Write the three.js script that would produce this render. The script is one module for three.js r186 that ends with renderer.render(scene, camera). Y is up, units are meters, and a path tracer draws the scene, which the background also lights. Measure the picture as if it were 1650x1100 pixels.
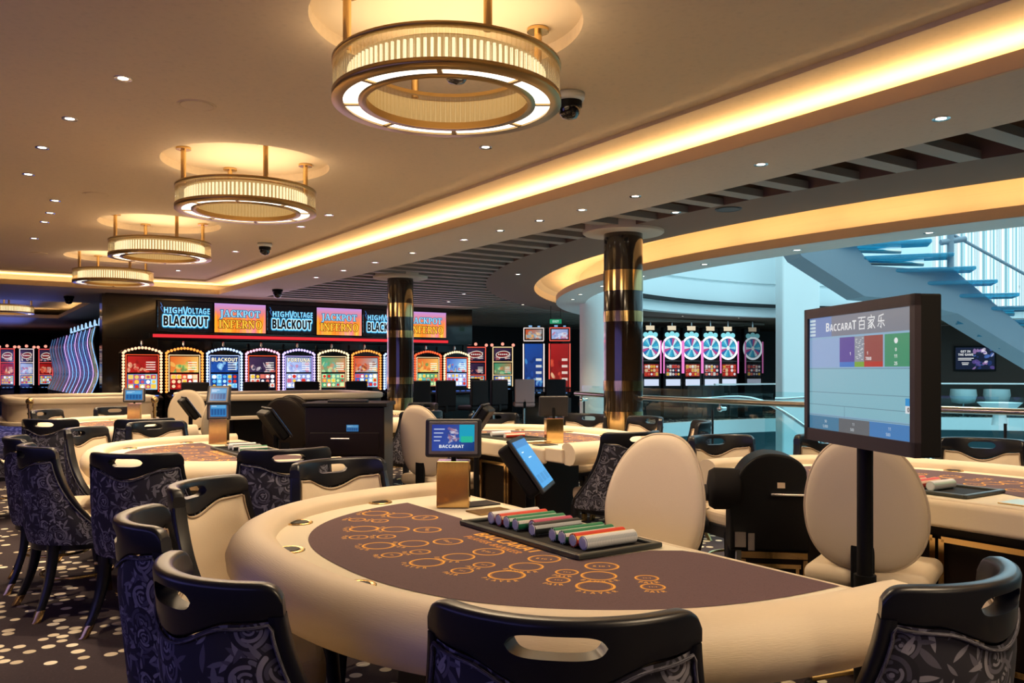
import * as THREE from 'three';
import { RectAreaLightUniformsLib } from 'three/addons/lights/RectAreaLightUniformsLib.js';
import { RoundedBoxGeometry } from 'three/addons/geometries/RoundedBoxGeometry.js';
import { mergeGeometries } from 'three/addons/utils/BufferGeometryUtils.js';
RectAreaLightUniformsLib.init();

// ---------- camera, sky, lights, exposure ----------
// x runs across the room, -z runs down the length of the gaming floor, y is up, metres
const scene = new THREE.Scene();
const renderer = new THREE.WebGLRenderer({ antialias: true });
renderer.toneMapping = THREE.LinearToneMapping;
renderer.toneMappingExposure = 1.0;
renderer.shadowMap.enabled = true;
const camera = new THREE.PerspectiveCamera(44.19, 1.5, 0.1, 120);
camera.position.set(0, 1.36, 0);
camera.rotation.y = -33.7 * Math.PI / 180;
camera.setViewOffset(1650, 1100, 0, -46, 1650, 1100);
scene.add(camera);
scene.background = new THREE.Color(1.22, 2.0, 2.25);      // daylight over the open top of the atrium

const WARM = new THREE.Color(1, 0.68, 0.33), WARMWHITE = new THREE.Color(1, 0.75, 0.47);
function areaLight(color, power, w, h, pos, target) {
  const l = new THREE.RectAreaLight(color, power, w, h);
  l.position.set(...pos); l.lookAt(...target); scene.add(l); return l;
}
const COVE = 40, RING = 20;
// light strips hidden in the ceiling coves (their glowing tapes are built with the ceiling)
areaLight(WARM, COVE, 0.05, 24.0, [4.03, 2.727, -3.0], [4.03, 4, -3.0]);
areaLight(WARM, COVE, 6.9, 0.05, [0.55, 2.727, -15.19], [0.55, 4, -15.19]);
for (let k = 0; k < 16; k++) {                              // round cove of the atrium opening
  const a = Math.PI - 0.95 + k * 0.115, r = 10.06, x = 16.5 + r * Math.cos(a), z = -5 - r * Math.sin(a);
  const l = areaLight(WARM, RING, 1.1, 0.05, [x, 2.575, z], [x, 4, z]);
  l.rotation.set(Math.PI / 2, 0, 0); l.rotateZ(-(a + Math.PI / 2)); 
}
areaLight(new THREE.Color(0.16, 0.22, 1.0), 5, 9, 1.3, [2.02, 1.45, -23.2], [0, 1.2, -23.2]);      // blue slot bank
areaLight(new THREE.Color(0.62, 0.42, 0.62), 1.6, 6.9, 1.2, [5.9, 1.5, -15.05], [5.9, 1.3, 0]);    // arched slot bank
areaLight(new THREE.Color(0.55, 0.42, 0.6), 1.6, 5.8, 0.5, [5.93, 2.3, -15.3], [5.93, 2.0, 0]);    // screens above it
areaLight(new THREE.Color(0.5, 0.85, 1.0), 5, 3.2, 3.0, [23.6, 4.3, -11.6], [10, 2.0, -4]);        // tall atrium window

areaLight(new THREE.Color(0.36, 0.30, 1.0), 1.2, 7.5, 1.3, [-3.05, 1.5, -2.6], [0, 1.3, -2.6]);         // blue slot bank along the left wall, outside the picture

// ---------- helpers ----------
let seed = 7;
const rnd = () => ((seed = (seed * 1664525 + 1013904223) >>> 0) / 4294967296);
const names = new Map();
function numbered(n) { const k = names.get(n) || 0; names.set(n, k + 1); return k ? n + '_' + String(k).padStart(3, '0') : n; }
function thing(name, label, category, [x, y, z] = [0, 0, 0], turn = 0, group) {
  const o = new THREE.Group(); o.name = numbered(name); o.position.set(x, y, z); o.rotation.y = turn;
  o.userData = { label, category }; if (group) o.userData.group = group; scene.add(o); return o;
}
function part(parent, name, geo, mat) { const m = new THREE.Mesh(geo, mat); m.name = name; parent.add(m); return m; }
function struct(name, geo, mat, label) {
  const m = new THREE.Mesh(geo, mat); m.name = numbered(name); m.userData = { kind: 'structure' };
  if (label) m.userData.label = label; scene.add(m); return m;
}
function dup(root, label, [x, y, z], turn, group) {
  const r = root.clone(); r.name = numbered(root.name.replace(/_\d{3}$/, '')); r.position.set(x, y, z); r.rotation.set(0, turn, 0);
  r.userData = { ...root.userData, label }; if (group) r.userData.group = group; scene.add(r); return r;
}
const V = (x, y, z) => new THREE.Vector3(x, y, z);
function box(w, h, d, x = 0, y = 0, z = 0) { const g = new THREE.BoxGeometry(w, h, d); g.translate(x, y, z); return g; }
function rbox(w, h, d, r, x = 0, y = 0, z = 0, s = 3) { const g = new RoundedBoxGeometry(w, h, d, s, Math.min(r, w / 2.01, h / 2.01, d / 2.01)); g.translate(x, y, z); return g; }
function cyl(rt, rb, h, x = 0, y = 0, z = 0, seg = 20) { const g = new THREE.CylinderGeometry(rt, rb, h, seg); g.translate(x, y, z); return g; }
function lathe(pts, seg = 32) { return new THREE.LatheGeometry(pts.map(p => new THREE.Vector2(p[0], p[1])), seg); }
function rod(a, b, r, seg = 8) {
  const d = new THREE.Vector3().subVectors(b, a), g = new THREE.CylinderGeometry(r, r, d.length(), seg);
  g.applyQuaternion(new THREE.Quaternion().setFromUnitVectors(V(0, 1, 0), d.clone().normalize()));
  g.translate((a.x + b.x) / 2, (a.y + b.y) / 2, (a.z + b.z) / 2); return g;
}
function tube(pts, r, seg = 40, rs = 8, closed = false) { return new THREE.TubeGeometry(new THREE.CatmullRomCurve3(pts, closed), seg, r, rs, closed); }
function merge(list) {
  return mergeGeometries(list.map(g => { const q = g.index ? g.toNonIndexed() : g; for (const k of Object.keys(q.attributes)) if (!['position', 'normal', 'uv'].includes(k)) q.deleteAttribute(k);
    if (!q.attributes.uv) q.setAttribute('uv', new THREE.BufferAttribute(new Float32Array(q.attributes.position.count * 2), 2)); return q; }));
}
function rotY(g, a) { g.rotateY(a); return g; }
function move(g, x, y, z) { g.translate(x, y, z); return g; }
// flat shape lying in the x/z plane, extruded up from y0 to y1
function slab(shape, y0, y1, bevel = 0, seg = 24) {
  const g = new THREE.ExtrudeGeometry(shape, { depth: y1 - y0 - 2 * bevel, bevelEnabled: bevel > 0, bevelSize: bevel, bevelOffset: -bevel, bevelThickness: bevel, bevelSegments: 3, curveSegments: seg });
  g.rotateX(-Math.PI / 2); g.translate(0, y0 + bevel, 0); return g;   // shape (x, y) -> world (x, -z)
}
function shapeOf(pts) { const s = new THREE.Shape(); pts.forEach((p, i) => i ? s.lineTo(p[0], p[1]) : s.moveTo(p[0], p[1])); s.closePath(); return s; }
function rect(x0, y0, x1, y1) { return shapeOf([[x0, y0], [x1, y0], [x1, y1], [x0, y1]]); }
function circlePath(cx, cy, r, n = 64, a0 = 0) { const p = new THREE.Path(); for (let i = 0; i < n; i++) { const a = a0 - i / n * 2 * Math.PI; const x = cx + r * Math.cos(a), y = cy + r * Math.sin(a); i ? p.lineTo(x, y) : p.moveTo(x, y); } p.closePath(); return p; }
// surface from rows of points
function gridGeo(rows, uvs) {
  const n = rows.length, m = rows[0].length, pos = [], uv = [], idx = [];
  for (let i = 0; i < n; i++) for (let j = 0; j < m; j++) { const p = rows[i][j]; pos.push(p[0], p[1], p[2]); const t = uvs ? uvs[i][j] : [j / (m - 1), i / (n - 1)]; uv.push(t[0], t[1]); }
  for (let i = 0; i < n - 1; i++) for (let j = 0; j < m - 1; j++) { const a = i * m + j; idx.push(a, a + 1, a + m, a + 1, a + m + 1, a + m); }
  const g = new THREE.BufferGeometry(); g.setAttribute('position', new THREE.Float32BufferAttribute(pos, 3)); g.setAttribute('uv', new THREE.Float32BufferAttribute(uv, 2)); g.setIndex(idx); g.computeVertexNormals(); return g;
}
// ring wall / annulus about the vertical axis through (cx, cz), between angles a0 and a1; profile = [[radius, y], ...]
function ringGeo(cx, cz, profile, a0, a1, n = 96) {
  const rows = profile.map(([r, y]) => { const row = []; for (let i = 0; i <= n; i++) { const a = a0 + (a1 - a0) * i / n; row.push([cx + r * Math.cos(a), y, cz - r * Math.sin(a)]); } return row; });
  const out = []; for (let i = 0; i < rows.length - 1; i++) out.push(gridGeo([rows[i], rows[i + 1]])); return merge(out);
}
// ---------- textures ----------
function canvasTex(w, h, draw, rep) {
  const c = document.createElement('canvas'); c.width = w; c.height = h; draw(c.getContext('2d'), w, h);
  const t = new THREE.CanvasTexture(c); t.colorSpace = THREE.SRGBColorSpace; t.magFilter = THREE.LinearFilter;
  if (rep) { t.wrapS = t.wrapT = THREE.RepeatWrapping; t.repeat.set(...rep); } return t;
}
// ---------- materials ----------
const lin = (r, g, b) => new THREE.Color().setRGB(r, g, b);
const mat = (color, roughness = 0.6, extra = {}) => new THREE.MeshStandardMaterial({ color, roughness, ...extra });
const phys = (color, roughness, extra = {}) => new THREE.MeshPhysicalMaterial({ color, roughness, ...extra });
const glow = (color, k = 1) => new THREE.MeshStandardMaterial({ color: 0x000000, emissive: color, emissiveIntensity: k, roughness: 0.6 });
const screenMat = (tex, k = 1) => new THREE.MeshStandardMaterial({ color: 0x050505, roughness: 0.25, emissive: 0xffffff, emissiveMap: tex, emissiveIntensity: k });

const fabricTex = canvasTex(1024, 1024, (c, w) => {
  c.fillStyle = '#25242f'; c.fillRect(0, 0, w, w);
  const blob = (x, y, r, a, col) => { for (const ox of [-w, 0, w]) for (const oy of [-w, 0, w]) { if (x + ox < -120 || x + ox > w + 120 || y + oy < -120 || y + oy > w + 120) continue;
    c.save(); c.translate(x + ox, y + oy); c.rotate(a); c.fillStyle = col; c.strokeStyle = col;
    c.beginPath(); c.moveTo(-r, 0); c.quadraticCurveTo(-r * .2, -r * .62, r, 0); c.quadraticCurveTo(r * .1, r * .34, -r, 0); c.fill(); c.restore(); } };
  const wrap = (x, y, f) => { for (const ox of [-w, 0, w]) for (const oy of [-w, 0, w]) if (x + ox > -150 && x + ox < w + 150 && y + oy > -150 && y + oy < w + 150) { c.save(); c.translate(x + ox, y + oy); f(); c.restore(); } };
  const tone = ['#6c6b78', '#565462', '#7e7c88', '#494756', '#8a8892'];
  for (let k = 0; k < 120; k++) { const a = rnd() * 6.3; blob(rnd() * w, rnd() * w, 34 + rnd() * 34, a, tone[k % 4]); }
  for (let k = 0; k < 34; k++) {                            // roses: crescent petals round a curled heart, broad leaves beside them
    const x = rnd() * w, y = rnd() * w, R = 62 + rnd() * 34, a0 = rnd() * 6.3, P = [];
    for (let q = 0; q < 5; q++) { const a = a0 + q * 1.25; blob(x + Math.cos(a) * R * 1.25, y + Math.sin(a) * R * 1.25, R * .55, a + .5 * (rnd() - .5), tone[Math.floor(rnd() * 5)]); }
    for (let q = 0; q < 8; q++) P.push([R * (.16 + .115 * q), a0 + q * 1.9 + rnd() * .5, 1.5 + rnd() * .9, R * (.10 + .018 * q), tone[Math.floor(rnd() * 5)]]);
    wrap(x, y, () => { c.fillStyle = '#1d1c26'; c.beginPath(); c.arc(0, 0, R, 0, 7); c.fill(); c.lineCap = 'round'; for (const [r, a, s, lw, col] of P) { c.strokeStyle = col; c.lineWidth = lw; c.beginPath(); c.ellipse(0, 0, r, r * .84, a, 0, s); c.stroke(); } c.fillStyle = tone[2]; c.beginPath(); c.arc(0, 0, R * .11, 0, 7); c.fill(); });
  }
}, [1.9, 1.9]);
const carpetTex = canvasTex(2048, 2048, (c, w) => {
  c.fillStyle = '#2c2026'; c.fillRect(0, 0, w, w);
  for (let k = 0; k < 60000; k++) { c.fillStyle = rnd() < .5 ? 'rgba(20,12,18,.35)' : 'rgba(78,58,66,.28)'; c.fillRect(rnd() * w, rnd() * w, 3, 3); }
  const dots = []; let tries = 0;
  while (dots.length < 1150 && tries++ < 40000) {
    const x = rnd() * w, y = rnd() * w, den = .5 + .5 * Math.sin(x * .0061 + 2 * Math.sin(y * .00307)) * Math.cos(y * .0092 + 1.3);
    if (rnd() > .12 + den * den) continue;
    if (dots.some(d => Math.hypot(d[0] - x, d[1] - y) < 27)) continue;
    dots.push([x, y]);
  }
  for (const [x, y] of dots) { c.fillStyle = ['#d8cdb4', '#c9bca4', '#e2d9c4', '#bdb199'][Math.floor(rnd() * 4)]; const r = 11 + rnd() * 4;
    for (const ox of [-w, 0, w]) for (const oy of [-w, 0, w]) { c.beginPath(); c.arc(x + ox, y + oy, r, 0, 7); c.fill(); } }
}, [1 / 4.6, 1 / 4.6]);
const plasterTex = canvasTex(512, 512, (c, w) => { c.fillStyle = '#fff'; c.fillRect(0, 0, w, w); for (let k = 0; k < 9000; k++) { c.fillStyle = `rgba(${rnd() < .5 ? '120,100,80' : '255,250,240'},.02)`; c.fillRect(rnd() * w, rnd() * w, 4, 4); } }, [.4, .4]);
const leatherBump = canvasTex(256, 256, (c, w) => { c.fillStyle = '#888'; c.fillRect(0, 0, w, w); for (let k = 0; k < 2600; k++) { c.fillStyle = `rgba(${rnd() < .5 ? 40 : 220},${rnd() < .5 ? 40 : 200},120,.25)`; c.beginPath(); c.arc(rnd() * w, rnd() * w, 1 + rnd() * 3, 0, 7); c.fill(); } }, [6, 6]);
const brushTex = canvasTex(512, 512, (c, w) => { c.fillStyle = '#d0d0d0'; c.fillRect(0, 0, w, w); for (let k = 0; k < 1500; k++) { c.fillStyle = `rgba(${rnd() < .5 ? 255 : 120},${rnd() < .5 ? 255 : 120},150,.10)`; c.fillRect(rnd() * w, 0, 1 + rnd() * 2, w); } });

const M = {
  ceiling: mat(lin(.70, .555, .37), .85, { map: plasterTex }),
  soffit: mat(lin(.52, .45, .37), .8, { map: plasterTex }),
  ring: mat(lin(.62, .60, .58), .7, { map: plasterTex }),
  brownCeil: mat(lin(.15, .095, .065), .8),
  fascia: mat(lin(.58, .44, .28), .7),
  plenum: mat(lin(.012, .012, .014), .9),
  slat: mat(lin(.24, .20, .165), .6),
  carpet: mat(0xffffff, .95, { map: carpetTex }),
  cream: mat(lin(.66, .55, .41), .55, { bumpMap: leatherBump, bumpScale: .0006 }),
  creamSeat: mat(lin(.60, .49, .36), .55, { bumpMap: leatherBump, bumpScale: .0008 }),
  creamFelt: mat(lin(.70, .63, .50), .8),
  piping: mat(lin(.30, .22, .15), .6),
  wood: phys(lin(.006, .007, .012), .36, { specularIntensity: .6, clearcoat: .25, clearcoatRoughness: .25 }),
  fabric: mat(0xffffff, .85, { map: fabricTex }),
  brass: mat(lin(.72, .50, .22), .26, { metalness: 1 }),
  goldBand: mat(lin(.66, .45, .20), .24, { metalness: 1, roughnessMap: brushTex }),
  bronze: mat(lin(.46, .31, .13), .35, { metalness: 1 }),
  chrome: mat(lin(.75, .75, .76), .15, { metalness: 1 }),
  steel: mat(lin(.55, .50, .45), .28, { metalness: 1 }),
  blackGloss: phys(lin(.010, .008, .008), .12, { clearcoat: .6, clearcoatRoughness: .05 }),
  brownGloss: phys(lin(.022, .014, .008), .10, { clearcoat: .8, clearcoatRoughness: .05 }),
  black: phys(lin(.006, .006, .007), .5, { specularIntensity: .35 }),
  blackSoft: phys(lin(.009, .008, .010), .7, { specularIntensity: .35 }),
  darkGrey: phys(lin(.028, .027, .032), .45, { specularIntensity: .5 }),
  bezel: phys(lin(.032, .024, .032), .4, { specularIntensity: .5 }),
  darkBrown: phys(lin(.010, .006, .005), .35, { specularIntensity: .4 }),
  darkLeather: phys(lin(.018, .013, .010), .5, { specularIntensity: .4 }),
  white: mat(lin(.78, .80, .80), .6),
  wallBlue: mat(lin(.74, .80, .82), .7),
  stairGrey: mat(lin(.26, .31, .37), .6),
  lowFloor: mat(lin(.55, .68, .70), .35),
  wallDark: mat(lin(.020, .016, .020), .5),
  wallWine: mat(lin(.05, .03, .03), .6),
  glass: phys(lin(.72, .93, .95), .02, { transmission: 1, thickness: 0, ior: 1.5 }),
  blueGlass: phys(lin(.18, .62, .80), .08, { transmission: .75, thickness: 0, ior: 1.5 }),
  crystal: phys(lin(.96, .93, .85), .03, { transmission: 1, thickness: 0, ior: 1.9 }),
  led: glow(WARM, 4),
  panelLight: glow(lin(1, .90, .76), 2.6),
  coreLight: glow(lin(1, .62, .25), .62), stickLight: glow(lin(1, .85, .58), 1.7),
  bulbWhite: glow(lin(1, .88, .70), 7),
};
// ---------- the room ----------
const ATX = 16.5, ATZ = -5;                                  // centre of the round atrium
const CH = [[1.83, 3.26], [1.83, 6.30], [1.83, 9.40], [1.83, 12.47], [1.83, .2], [1.83, -2.86], [1.83, -5.9]];   // chandeliers, distances down the room
{
  const fl = rect(-4, -10, 36, 36); fl.holes.push(circlePath(ATX, 5, 10.42, 128));
  struct('floor', slab(fl, -0.3, 0), M.carpet, 'dark purple carpet with scattered cream dots');
  const low = struct('floor_lower', slab(circleShape(ATX, 5, 13), -3.4, -3.2), M.lowFloor, 'pale stone floor of the deck below');
  struct('wall_left', box(.2, 3.4, 46.4, -4.1, 1.5, -13), M.wallWine);
  struct('wall_back', box(40, 3.4, .2, 16, 1.5, 10.1), M.wallWine);
  struct('wall_far', box(40, 3.4, .2, 16, 1.5, -36.1), M.wallDark);
  struct('wall_right', box(.2, 3.4, 46.4, 36.1, 1.5, -13), M.wallDark);
  // coffered ceiling over the tables
  const c = rect(-3.98, -9.98, 3.59, 14.75); for (const [x, v] of CH) c.holes.push(circlePath(x, v, .60, 72));
  struct('ceiling', slab(c, 2.89, 2.95), M.ceiling, 'warm cream ceiling with round recesses over the chandeliers');
  struct('ceiling_recess', box(8.4, .05, 25.6, .2, 2.975, -2.7), M.ceiling);
  struct('ceiling_cove_band', merge([slab(rect(3.59, -9.98, 4.36, 15.55), 2.865, 2.95), slab(rect(-3.98, 14.75, 3.59, 15.55), 2.865, 2.95)]), M.ceiling);
  struct('ceiling_soffit', merge([slab(rect(3.91, -9.98, 4.71, 15.07), 2.68, 2.71), slab(rect(-3.98, 15.07, 9.35, 15.85), 2.68, 2.71), slab(rect(4.36, -9.98, 4.71, 15.07), 2.71, 3.0), slab(rect(-3.98, 15.50, 9.35, 15.85), 2.71, 3.0)]), M.soffit, 'beige dropped soffit with downlights');
  const f1 = shapeOf([[3.885, -9.98], [3.912, -9.98], [3.912, 15.075], [-3.98, 15.075], [-3.98, 15.05], [3.885, 15.05]]);
  struct('trim_1', slab(f1, 2.678, 2.762, .004), M.fascia, 'tan lip of the long light cove');
  const tape = thing('cove_light', 'warm light strip hidden behind the lip of the long ceiling cove', 'cove light');
  part(tape, 'light_tape', box(.05, .012, 24, 4.03, 2.716, -3), M.led); part(tape, 'light_tape', box(6.9, .012, .05, .55, 2.716, -15.19), M.led);
  // beam at the head of the slot wall, running on over the slatted ceiling
  struct('beam', merge([box(4.66, .10, .36, 7.02, 2.735, -15.24)]), M.soffit);
  // next coffer beyond the slot wall, washed blue by the machines
  const s2 = rect(-3.98, 15.85, 4.2, 35.9); s2.holes.push(shapeHole([[-3.9, 18.4], [2.29, 18.4], [2.29, 24.3], [-3.9, 24.3]]));
  struct('ceiling_soffit', slab(s2, 2.68, 2.72), M.soffit);
  struct('ceiling', box(8.4, .05, 20, .1, 2.95, -26), M.ceiling);
  struct('trim_2', merge([box(.025, .09, 5.9, 2.29, 2.72, -21.35), box(6.2, .09, .025, -.8, 2.72, -24.3)]), M.fascia);
  areaLight(WARM, 6, .05, 5.6, [2.42, 2.745, -21.3], [2.42, 4, -21.3]);
  areaLight(WARM, 6, 5.6, .05, [-.5, 2.745, -24.42], [-.5, 4, -24.42]);
  const tape2 = thing('cove_light', 'warm light strip in the small coffer beyond the slot wall', 'cove light');
  part(tape2, 'light_tape', box(.05, .012, 5.6, 2.42, 2.735, -21.3), M.led); part(tape2, 'light_tape', box(5.6, .012, .05, -.5, 2.735, -24.42), M.led);
  // black void above the slats, with the atrium hole
  const pl = rect(4.4, -10, 36, 36); pl.holes.push(circlePath(ATX, 5, 9.85, 128)); struct('ceiling_void', slab(pl, 3.02, 3.1), M.plenum);
  struct('ceiling_void', slab(rect(-4, 15.5, 4.4, 36), 3.02, 3.1), M.plenum);
  // slats
  const slats = new THREE.Group(); slats.name = 'ceiling_slats'; slats.userData = { kind: 'structure', label: 'dark slatted ceiling of beige blades over the column line' }; scene.add(slats);
  for (let v = -9.06; v < 33; v += .383) {
    const d = v - 5, edge = Math.abs(d) < 11.3 ? ATX - Math.sqrt(11.34 ** 2 - d * d) : 20;
    let u0 = v > 15.8 ? 9.2 : 4.71; const u1 = Math.min(edge, 20); if (u1 - u0 < .1) continue;
    part(slats, 'slat', box(u1 - u0, .055, .13, (u0 + u1) / 2, 2.708, -v), M.slat);
  }
  // brown band and round golden cove of the atrium opening
  const A0 = 2.0, A1 = Math.PI + 1.2;
  struct('ceiling_band', ringGeo(ATX, ATZ, [[11.36, 3.0], [11.36, 2.68], [10.60, 2.68], [10.60, 2.87]], A0, A1), M.brownCeil, 'brown curved ceiling band');
  struct('ceiling_cove', ringGeo(ATX, ATZ, [[10.60, 2.685], [10.59, 2.80], [10.50, 2.86], [9.86, 2.87], [9.86, 2.56]], A0, A1, 120), M.ceiling, 'curved cove lit golden round the atrium');
  struct('trim_3', ringGeo(ATX, ATZ, [[10.22, 2.55], [10.22, 2.472], [10.245, 2.472], [10.245, 2.555], [10.22, 2.555]], A0, A1, 120), M.fascia);
  struct('ceiling_ring', ringGeo(ATX, ATZ, [[9.76, 6], [9.76, 2.47], [10.24, 2.47], [10.24, 2.555], [9.86, 2.555]], A0, A1, 120), M.ring, 'pale ring soffit round the atrium opening');
  const tape3 = thing('cove_light', 'warm light strip curving above the lip of the round atrium cove', 'cove light');
  part(tape3, 'light_tape', ringGeo(ATX, ATZ, [[10.085, 2.562], [10.035, 2.562]], Math.PI - .98, Math.PI + .84, 90), M.led);
  // columns: black lacquer between brass bands under a round cap
  for (const [k, x, v] of [[0, 5.32, 6.07], [1, 5.29, 10.78]]) {
    const col = new THREE.Group(); col.name = numbered('column'); col.position.set(x, 0, -v);
    col.userData = { kind: 'structure', label: k ? 'black and brass banded column before the arched slot machines' : 'black and brass banded column beside the atrium railing' }; scene.add(col);
    const ys = [0, .97, 1.165, 1.26, 1.815, 1.915, 2.106, 2.299, 2.67];
    for (let i = 0; i < ys.length - 1; i++) part(col, i % 2 ? 'shaft' : 'band', cyl(i % 2 ? .184 : .188, i % 2 ? .184 : .188, ys[i + 1] - ys[i], 0, (ys[i] + ys[i + 1]) / 2, 0, 48), i % 2 ? M.brownGloss : M.goldBand);
    part(col, 'cap', lathe([[0, 2.65], [.37, 2.65], [.385, 2.662], [.385, 2.80], [.375, 2.81], [0, 2.81]], 56), M.soffit);
  }
}
function circleShape(cx, cy, r, n = 96) { const p = []; for (let i = 0; i < n; i++) p.push([cx + r * Math.cos(i / n * 6.28318), cy + r * Math.sin(i / n * 6.28318)]); return shapeOf(p); }
function shapeHole(pts) { const p = new THREE.Path(); pts.forEach((q, i) => i ? p.lineTo(q[0], q[1]) : p.moveTo(q[0], q[1])); p.closePath(); return p; }

// ---------- the atrium ----------
const atR = (deg, r) => [ATX + r * Math.cos(deg * Math.PI / 180), 5 + r * Math.sin(deg * Math.PI / 180)];
{
  const far0 = -1.9, far1 = 2.02;
  struct('wall_atrium', merge([ringGeo(ATX, ATZ, [[10.3, 2.77], [10.0, 2.77], [10.0, 3.58], [10.06, 3.60], [10.06, 3.64], [10.0, 3.66], [10.0, 8.5], [10.3, 8.5]], far0, far1, 120)]), M.wallBlue, 'pale blue white fascia across the atrium');
  struct('ceiling_far', ringGeo(ATX, ATZ, [[10.05, 2.772], [17.6, 2.772]], far0, far1, 80), M.brownCeil);
  struct('wall_far_side', ringGeo(ATX, ATZ, [[17.6, 0], [17.6, 2.78]], far0, far1, 80), M.wallDark);
  struct('floor_edge', ringGeo(ATX, ATZ, [[10.40, -.32], [10.40, .03], [10.6, .03]], 0, Math.PI * 2, 140), M.white, 'white slab edge round the atrium opening');
  struct('wall_lower', ringGeo(ATX, ATZ, [[12.8, -3.2], [12.8, -.3]], 0, Math.PI * 2, 90), mat(lin(.10, .22, .26), .5), 'teal wall of the deck below');
  // pillars
  struct('pillar', move(lathe([[.30, -3.2], [.30, 2.6]], 48), 9.07, 0, -11.0), M.white, 'round white pillar at the end of the curved cove');
  const p2 = rbox(.95, 11.5, .62, .06, 0, 2.4, 0); p2.rotateY(-.6); p2.translate(18.0, 0, -13.84);
  struct('pillar', p2, M.white, 'tall white pillar rising through the atrium');
  // sloping stair
  const st = thing('staircase', 'grey sloping staircase with blue glass treads hanging across the atrium', 'staircase', [11.0, 0, -8.33], -33.7 * Math.PI / 180);
  const K = 13 / 1355, P = (x, y) => [(x - 1286) * K, 1.36 + (596 - y) * K];
  const prof = shapeOf([P(1240, 340), P(1286, 411), P(1388, 476), P(1440, 480), P(1540, 504), P(1690, 594), P(1890, 720), P(1850, 640), P(1650, 530), P(1530, 430), P(1480, 432), P(1400, 426), P(1330, 340)]);
  const sg = new THREE.ExtrudeGeometry(prof, { depth: .7, bevelEnabled: false }); sg.translate(0, 0, -.8);
  part(st, 'stringer', sg, M.stairGrey);
  const line = t => P(1385 + 300 * t, 398 + 165 * t);
  for (let i = 0; i < 11; i++) {
    const [x, y] = line(i / 8), t = part(st, 'tread', rbox(1.45, .06, .5, .02, 0, 0, 0, 2), M.blueGlass); t.position.set(x + .25, y + .05, -.1 - .05 * i); t.rotation.y = -.35;
    const b = part(st, 'tread_bracket', merge([rod(V(x - .25, y - .02, -.2), V(x + .7, y - .02, -.35), .035)]), M.steel);
  }
  part(st, 'railing', merge([rod(V(...line(.2), .1).add(V(0, .9, 0)), V(...line(1), .1).add(V(0, .9, 0)), .025), rod(V(...P(1516, 372), .12), V(...P(1516, 432), .12), .05), rod(V(...P(1500, 392), .12), V(...P(1540, 386), .12), .045)]), M.stairGrey);
  // near railing: bent glass panes with a steel handrail on brackets
  const rail = thing('glass_railing', 'curved glass railing with a bronze handrail along the near edge of the atrium', 'railing');
  const step = .125; for (let a = Math.PI - .31; a < Math.PI + .75; a += step) {
    part(rail, 'glass_pane', ringGeo(ATX, ATZ, [[10.50, .06], [10.50, 1.17]], a + .003, a + step - .003, 5), M.glass);
    const [bx, bv] = [ATX + 10.57 * Math.cos(a + .02), 5 + 10.57 * Math.sin(a + .02)];
    part(rail, 'bracket', merge([rod(V(ATX + 10.50 * Math.cos(a + .02), 1.0, -5 - 10.50 * Math.sin(a + .02)), V(bx, 1.0, -bv), .018), rod(V(bx, 1.0, -bv), V(bx, 1.06, -bv), .012), new THREE.SphereGeometry(.028, 12, 8).translate(bx, 1.0, -bv)]), M.chrome);
    part(rail, 'post', rod(V(ATX + 10.46 * Math.cos(a), .03, -5 - 10.46 * Math.sin(a)), V(ATX + 10.46 * Math.cos(a), .98, -5 - 10.46 * Math.sin(a)), .011), M.darkGrey);
  }
  const hp = []; for (let i = 0; i <= 40; i++) { const a = Math.PI - .31 + 1.06 * i / 40; hp.push(V(ATX + 10.57 * Math.cos(a), 1.07, -5 - 10.57 * Math.sin(a))); }
  part(rail, 'handrail', tube(hp, .026, 160, 12), M.steel); part(rail, 'shoe', ringGeo(ATX, ATZ, [[10.53, .03], [10.53, .09], [10.47, .09], [10.47, .03]], Math.PI - .31, Math.PI + .75, 90), M.steel);
  const rail2 = thing('glass_railing', 'glass railing with a pale top edge on the far side of the atrium', 'railing');
  for (let a = -.6; a < 1.55; a += .15) part(rail2, 'glass_pane', ringGeo(ATX, ATZ, [[10.46, .05], [10.46, .98]], a + .003, a + .147, 5), M.glass);
  part(rail2, 'handrail', ringGeo(ATX, ATZ, [[10.43, .96], [10.43, 1.0], [10.49, 1.0], [10.49, .96], [10.43, .96]], -.6, 1.55, 100), M.white);
  // stair going down to the next deck
  const ds = thing('lower_staircase', 'stair with steel handrails going down from the atrium edge', 'staircase');
  const da = V(9.2, 0, -7.6), db = V(11.2, -3.2, -4.2), side = V(.8, 0, .5), stp = [];
  for (let i = 0; i < 16; i++) { const q = da.clone().lerp(db, i / 16).add(side.clone().multiplyScalar(.6)); const g = box(1.2, .05, .3); g.rotateY(-.53 + Math.PI); g.translate(q.x, q.y - .1, q.z); part(ds, 'step', g, M.white); }
  for (const s of [0, 1.2]) { const o = side.clone().multiplyScalar(s), a = da.clone().add(o), b = db.clone().add(o);
    part(ds, 'handrail', tube([V(a.x - .5, .95, a.z - .8), V(a.x, .92, a.z), V((a.x + b.x) / 2, -.68, (a.z + b.z) / 2), V(b.x, b.y + .92, b.z)], .028, 40, 8), M.chrome);
    part(ds, 'stringer', rod(V(a.x, a.y - .12, a.z), V(b.x, b.y - .12, b.z), .06), M.chrome);
    part(ds, 'glass_pane', gridGeo([[[a.x, -.05, a.z], [b.x, b.y - .05, b.z]], [[a.x, .85, a.z], [b.x, b.y + .85, b.z]]]), M.glass); }
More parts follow.
